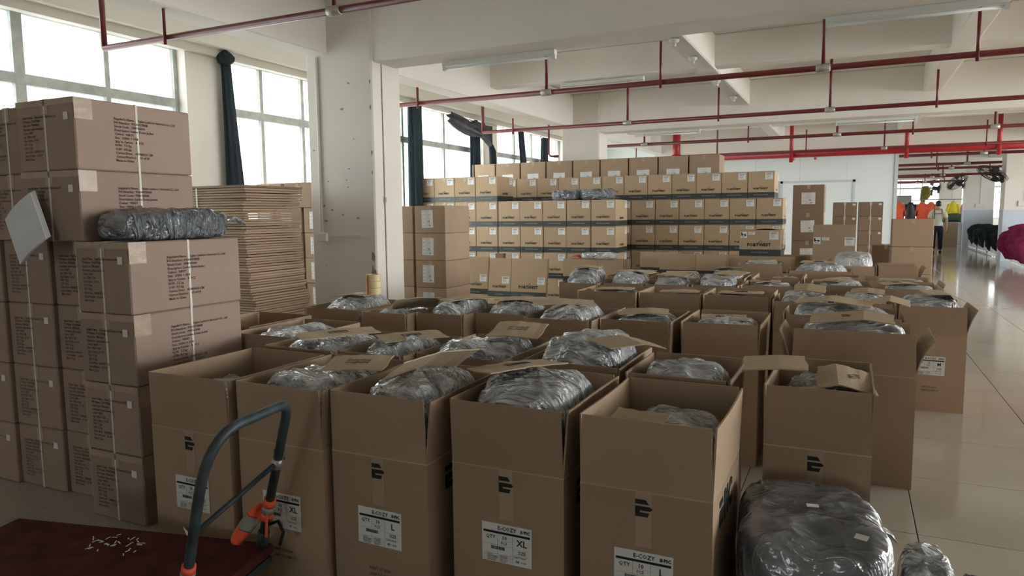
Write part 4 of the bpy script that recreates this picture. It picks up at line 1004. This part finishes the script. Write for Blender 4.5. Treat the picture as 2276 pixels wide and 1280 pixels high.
# ================================================================== FAR HALL
def fan(lab, base, yaw, tilt, r=.36):
    t = thing('wall_fan', lab, 'fan', base, yaw, 'black wall fans on the columns')
    rot = Matrix.Rotation(tilt, 3, 'X')
    def T3(p): return rot @ Vector(p) + Vector((0, -.28, 0))
    b = MB()
    for rr, dz in ((r, 0), (r * .99, -.05), (r * .8, -.09), (r * .8, .05), (r * .55, -.11), (r * .3, -.115)):
        b.tube([T3((rr * math.cos(a), dz, rr * math.sin(a))) for a in [2 * math.pi * k / 24 for k in range(25)]], .007, 5, cap=False)
    for k in range(28):
        a = 2 * math.pi * k / 28; c, s = math.cos(a), math.sin(a)
        b.tube([T3((.08 * c, -.115, .08 * s)), T3((r * .6 * c, -.11, r * .6 * s)), T3((r * c, -.03, r * s)), T3((r * .8 * c, .05, r * .8 * s)), T3((.1 * c, .07, .1 * s))], .004, 4)
    b.build('cage', 'black', t)
    for k in range(3):
        def bl(u, v, k=k):
            a = 2.1 * k + (v - .5) * (.5 + .5 * u); rr = .06 + (r - .09) * u
            return T3((rr * math.cos(a), -.03 + .05 * (v - .5), rr * math.sin(a)))
        MB().slabgrid(6, 5, bl, .004).build('blade', 'black', t, smooth=True)
    MB().tube([T3((0, -.06, 0)), T3((0, -.05, 0)), T3((0, .12, 0)), T3((0, .2, 0))], [.05, .09, .10, .06], 14).build('motor', 'black', t, smooth=True)
    MB().tube([T3((0, .16, 0)), (0, -.04, -.16), (0, 0, -.16)], .025, 8).build('bracket', 'black', t)
    MB().box(-.07, .07, -.02, .0, -.26, -.06).build('wall_plate', 'black', t)
    return t
fan('large black wall fan on the nearest corridor column', (3.84, 24.45, 2.48), -1.15, 1.0, .42)
fan('black wall fan on the middle corridor column, seen tilted', (3.96, 33.3, 2.55), -1.0, -.7, .42)
fan('small black wall fan on the farthest corridor column', (3.92, 41.9, 2.55), -.9, -.2, .42)
def rack(lab, x, y, L, n, grp):
    t = thing('slatted_rack', lab, 'rack', (x, y, 0), 0, grp)
    for z in (.10, .40): MB().box(0, .03, 0, L, z - .03, z + .02).build('rail', 'white_pl', t); MB().box(.75, .78, 0, L, z - .03, z + .02).build('rail', 'white_pl', t)
    me = MB().box(0, .025, -.025, .025, .02, .44).mesh('slat', 'white_pl')
    for k in range(n):
        put('slat', me, t, loc=(-.005, .06 + (L - .12) * k / (n - 1), 0))
    me2 = MB().box(-.018, .018, 0, .025, .02, .44).mesh('slat', 'white_pl')
    for k in range(6): put('slat', me2, t, loc=(.06 + .66 * k / 5, -.005, 0))
    MB().box(0, .78, 0, .03, .07, .12).build('rail', 'white_pl', t)
    MB().box(.03, .75, .03, L - .03, .40, .42).build('shelf', 'white_pl', t)
    return t
rack('white slatted rack under the purple garments', 3.92, 20.6, 2.6, 13, 'white slatted racks along the corridor')
for k in range(3): rack('white slatted rack under the dark garments, %s from the near column' % ORD[k], 4.0, 25.4 + 2.1 * k, 1.9, 9, 'white slatted racks along the corridor')
def heap(name, lab, x, y, z, lx, ly, lz, m, seed, grp):
    t = thing(name, lab, 'garment', (x, y, z), 0, grp); rs = []; off = Vector((seed * 2.1, seed, 0)); na = 26
    for i in range(15):
        ph = -math.pi / 2 + math.pi * i / 14; cz, cr = math.sin(ph), math.cos(ph); ring = []
        for j in range(na):
            a = 2 * math.pi * j / na; v = Vector((math.cos(a) * cr * 2.2, math.sin(a) * cr * 2.2, cz * 2.2)) + off
            d_ = 1 + .28 * noise.noise(v) + .10 * math.sin(a * 9 + seed + 3 * cz)
            hang = .34 * max(0, -math.cos(a) - .15) * sm(1.1 - (1 + cz)) if z > .3 else 0
            ring.append((lx * max(cr, .02) ** .6 * math.cos(a) * d_, ly * max(cr, .02) ** .6 * math.sin(a) * d_, max(0, lz * (1 + cz) * (.85 + .15 * d_)) - hang))
        rs.append(ring)
    MB().rings(rs).build('cloth_mass', m, t, smooth=True)
    MB().tube([(-lx * .2, 0, lz * 1.9), (-lx * .55, .1 * ly, lz * 1.75), (-lx * .8, .3 * ly, lz * 1.3)], [.05, .06, .045], 8).build('collar_fold', m, t, smooth=True)
    return t
for k in range(8):
    heap('purple_garment', 'magenta purple garment on the white rack, %s from the near end' % ORD[k], 4.12 + .14 * (k % 2) - .08 * (k % 3 == 0), 20.85 + .32 * k, .42 + (.14 if k % 2 else 0), .46, .24, .25, 'purple', k + 1, 'purple garments heaped on the rack')
for k in range(9):
    heap('dark_garment', 'near black garment on the corridor rack, %s from the near end' % ORD[k], 4.30 + .1 * (k % 2), 25.7 + .62 * k, .42, .44, .31, .20 + .03 * (k % 3), 'dkgreen', k + 31, 'dark garments heaped on the racks')
for k, (x, y, z, m_, lab) in enumerate(((5.6, 28.2, 0, 'red_cloth', 'rust red cloth heap beyond the dark garments'), (6.0, 30.0, 0, 'curtain_g', 'grey cloth heap beyond the rust red one'), (5.9, 31.9, 0, 'purple', 'purple cloth heap far right between columns'))):
    heap('cloth_heap', lab, x, y, z, .8, .7, .55 + .1 * k, m_, k + 60, 'cloth heaps in the far hall')
def hanging(lab, x, y, z, m, wd=.5, ht=1.0, seed=0):
    t = thing('hanging_garment', lab, 'garment', (x, y, z), 0, 'garments hanging in the far hall')
    rs = []
    for k in range(8):
        f = k / 7; w_ = wd * (.55 + .45 * math.sin(min(1, (1 - f) * 1.3 + .25) * 1.57)) / 2 * (1 if f < .92 else .45)
        rs.append([(w_ * math.cos(a), (.07 + .02 * math.sin(3 * a)) * math.sin(a), ht * f) for a in [2 * math.pi * j / 16 for j in range(16)]])
    MB().rings(rs).build('cloth_body', m, t, smooth=True)
    for s in (-1, 1): MB().tube([(s * wd * .35, 0, ht * .9), (s * wd * .55, 0, ht * .6), (s * wd * .58, 0, ht * .35)], [.07, .06, .05], 8).build('sleeve', m, t, smooth=True)
    MB().tube([(0, 0, ht), (0, 0, ht + .08), (.03, 0, ht + .12)], .008, 6).build('hanger_hook', 'black', t)
    return t
rail = thing('garment_rail', 'steel garment rail with orange jackets in the far hall', 'rail', (1.75, 37.0, 0))
MB().tube([(0, 0, 1.92), (3.2, 0, 1.92)], .02, 8).build('rail_bar', 'galv', rail); 
for x in (0, 3.2): MB().tube([(x, 0, 0), (x, 0, 1.92)], .02, 8).build('rail_leg', 'galv', rail)
for k, (x, m_, lab) in enumerate(((1.95, 'orange', 'orange jacket hanging leftmost on the far rail'), (2.4, 'black', 'black jacket hanging second on the far rail'), (2.85, 'orange', 'orange jacket hanging third on the far rail'), (3.2, 'orange', 'orange jacket hanging fourth on the far rail'), (4.05, 'yellow', 'yellow vest hanging at the right of the far rail'))):
    hanging(lab, x, 37.0, .84, m_, .42, .98, k)
heap('olive_bundle', 'olive cloth bundle perched above the orange jackets', 2.98, 37.3, 1.93, .19, .2, .30, 'olive', 91, None)
t = thing('metal_cabinet', 'grey metal wall cabinet left of the orange jackets', 'cabinet', (1.75, 38.2, 0)); MB().box(0, .75, 0, .4, 1.55, 2.15).build('cabinet_box', 'grey_box', t, bevel=.01); MB().box(.04, .71, -.02, 0, 1.60, 2.10).build('cabinet_door', 'grey_box', t); MB().tube([(.4, -.02, 1.78), (.4, -.05, 1.78)], .03, 8).build('knob', 'paper', t); MB().box(.33, .42, .1, .2, 0, 1.55).build('stand_post', 'galv', t)
hanging('pink garment hanging at the right end of the far rail', 4.6, 37.0, .80, 'pink', .45, 1.02, 8)
t = thing('covered_machine', 'machine under a dull green cover beyond the person', 'machine', (3.35, 36.0, 0)); MB().box(0, 1.3, 0, .8, .0, .95).build('machine_body', 'grey_box', t, bevel=.02); MB().slabgrid(8, 6, lambda u, v: (-.05 + 1.4 * u, -.06 + .92 * v, .96 + .30 * math.sin(u * 3.1) + .06 * math.sin(v * 7)), .25).build('cover', 'green', t, smooth=True)
labelled_carton(3.35, 33.4, 0, .5, .5, .95, 'tall brown carton at the far end of the corridor by the column', None, lw=0)
labelled_carton(2.82, 33.6, 0, .48, .5, .75, 'brown carton left of the tall one at the corridor end', None, lw=0)
# ================================================================== PERSON (seen from behind, walking away)
pe = thing('person', 'person in cream shirt and dark trousers walking away down the corridor', 'person', (2.66, 28.3, 0), .0)
def skinmesh(name, verts, edges, radii, m, root=0, sub=2, parent=pe):
    me = bpy.data.meshes.new(name); me.from_pydata(verts, edges, []); o = bpy.data.objects.new(name, me); COL.objects.link(o)
    sk = o.modifiers.new('skin', 'SKIN'); sk.use_smooth_shade = True
    for i, r_ in enumerate(radii):
        v = me.skin_vertices[0].data[i]; v.radius = r_ if isinstance(r_, tuple) else (r_, r_); v.use_root = (i == root)
    sb = o.modifiers.new('sub', 'SUBSURF'); sb.levels = sub; sb.render_levels = sub
    dg = bpy.context.evaluated_depsgraph_get(); m2 = bpy.data.meshes.new_from_object(o.evaluated_get(dg)); bpy.data.objects.remove(o)
    m2.materials.clear(); m2.materials.append(M[m]); m2.polygons.foreach_set('use_smooth', [True] * len(m2.polygons)); m2.polygons.foreach_set('material_index', [0] * len(m2.polygons))
    return put(name, m2, parent)
# joints (x right, y away)
J = [(0, 0, .93), (0, 0, 1.12), (0, 0, 1.33), (0, .01, 1.44), (0, .02, 1.53), (0, .02, 1.64),          # 0-5 pelvis..head
     (.17, 0, 1.40), (.26, -.02, 1.14), (.27, .05, .90), (.27, .08, .80),                               # 6-9 right arm
     (-.17, 0, 1.40), (-.25, .0, 1.13), (-.22, .08, .92), (-.22, .11, .82),                             # 10-13
     (.095, 0, .86), (.10, .05, .48), (.11, -.02, .09), (.11, .10, .05),                                # 14-17 right leg
     (-.095, 0, .86), (-.11, -.06, .48), (-.11, -.16, .10), (-.11, -.05, .05)]
Ed = [(0, 1), (1, 2), (2, 3), (3, 4), (4, 5), (3, 6), (6, 7), (7, 8), (8, 9), (3, 10), (10, 11), (11, 12), (12, 13), (0, 14), (14, 15), (15, 16), (16, 17), (0, 18), (18, 19), (19, 20), (20, 21)]
Ra = [.13, .12, .14, .07, .055, .10, .06, .045, .033, .036, .06, .045, .033, .036, .085, .06, .042, .045, .085, .06, .042, .045]
skinmesh('body', J, Ed, Ra, 'skin')
for s, hx, hy, hz in ((1, .27, .08, .80), (-1, -.22, .11, .82)):
    for k in range(5):
        dx = (k - 1.5) * .016; L = (.075, .085, .09, .08, .06)[k]
        a = Vector((hx + dx * .4, hy + (k - 2) * .012, hz)); tip = a + Vector((-s * .012, .02, -L)) if k < 4 else a + Vector((-s * .02, .05, -.05))
        MB().tube([a, a.lerp(tip, .5) + Vector((s * .004, -.004, 0)), tip], [.010, .009, .007], 6).build('finger', 'skin', pe, smooth=True)
skinmesh('shirt', [(0, 0, .90), (0, 0, 1.10), (0, 0, 1.32), (0, .01, 1.43), (.18, 0, 1.39), (.25, -.02, 1.17), (-.18, 0, 1.39), (-.245, 0, 1.16)], [(0, 1), (1, 2), (2, 3), (3, 4), (4, 5), (3, 6), (6, 7)], [(.19, .14), (.175, .135), (.19, .145), .09, .085, .085, .085, .085], 'shirt', 1)
skinmesh('trousers', [(0, 0, .98), (0, 0, .90), (.10, 0, .82), (.105, .05, .48), (.11, -.02, .10), (-.10, 0, .82), (-.115, -.06, .48), (-.115, -.15, .12)], [(0, 1), (1, 2), (2, 3), (3, 4), (1, 5), (5, 6), (6, 7)], [.13, .145, .11, .085, .07, .11, .085, .07], 'trousers', 1)
for s, y in ((1, .03), (-1, -.10)): MB().box(s * .11 - .045, s * .11 + .045, y - .08, y + .16, 0, .075).build('shoe', 'black', pe, bevel=.02)
def hd(rx, ry, rz_, c, n=14, lo=-1.0):
    rs = []
    for i in range(n + 1):
        ph = -math.pi / 2 + math.pi * i / n
        if math.sin(ph) < lo: continue
        rs.append([(c[0] + rx * math.cos(ph) * math.cos(a) + 1e-4 * math.cos(a), c[1] + ry * math.cos(ph) * math.sin(a) + 1e-4 * math.sin(a), c[2] + rz_ * math.sin(ph)) for a in [2 * math.pi * j / 18 for j in range(18)]])
    return MB().rings(rs)
hd(.078, .095, .115, (0, .03, 1.64)).build('head', 'skin', pe, smooth=True)
hd(.092, .105, .115, (0, .0, 1.665), lo=-.75).build('hair', 'hair', pe, smooth=True)
hd(.045, .045, .045, (0, -.10, 1.66)).build('hair_bun', 'hair', pe, smooth=True)
for s in (-1, 1):
    hd(.012, .022, .03, (s * .085, .03, 1.63), 8).build('ear', 'skin', pe, smooth=True)
    hd(.009, .006, .006, (s * .03, .122, 1.655), 6).build('eye', 'hair', pe)
MB().tube([(0, .115, 1.65), (0, .145, 1.615), (0, .12, 1.605)], [.008, .014, .01], 8).build('nose', 'skin', pe, smooth=True)
MB().tube([(-.025, .115, 1.575), (0, .125, 1.573), (.025, .115, 1.575)], .005, 6).build('mouth', 'red_cloth', pe)
for s in (-1, 1): MB().tube([(s * .10, .05, 1.50), (s * .11, -.09, 1.46), (s * .11, -.155, 1.33), (s * .12, -.145, 1.15), (s * .15, -.06, 1.06)], .011, 6).build('apron_strap', 'ink', pe, smooth=True)
MB().tube([(-.11, -.155, 1.33), (.11, -.155, 1.33)], .009, 6).build('apron_strap', 'ink', pe)
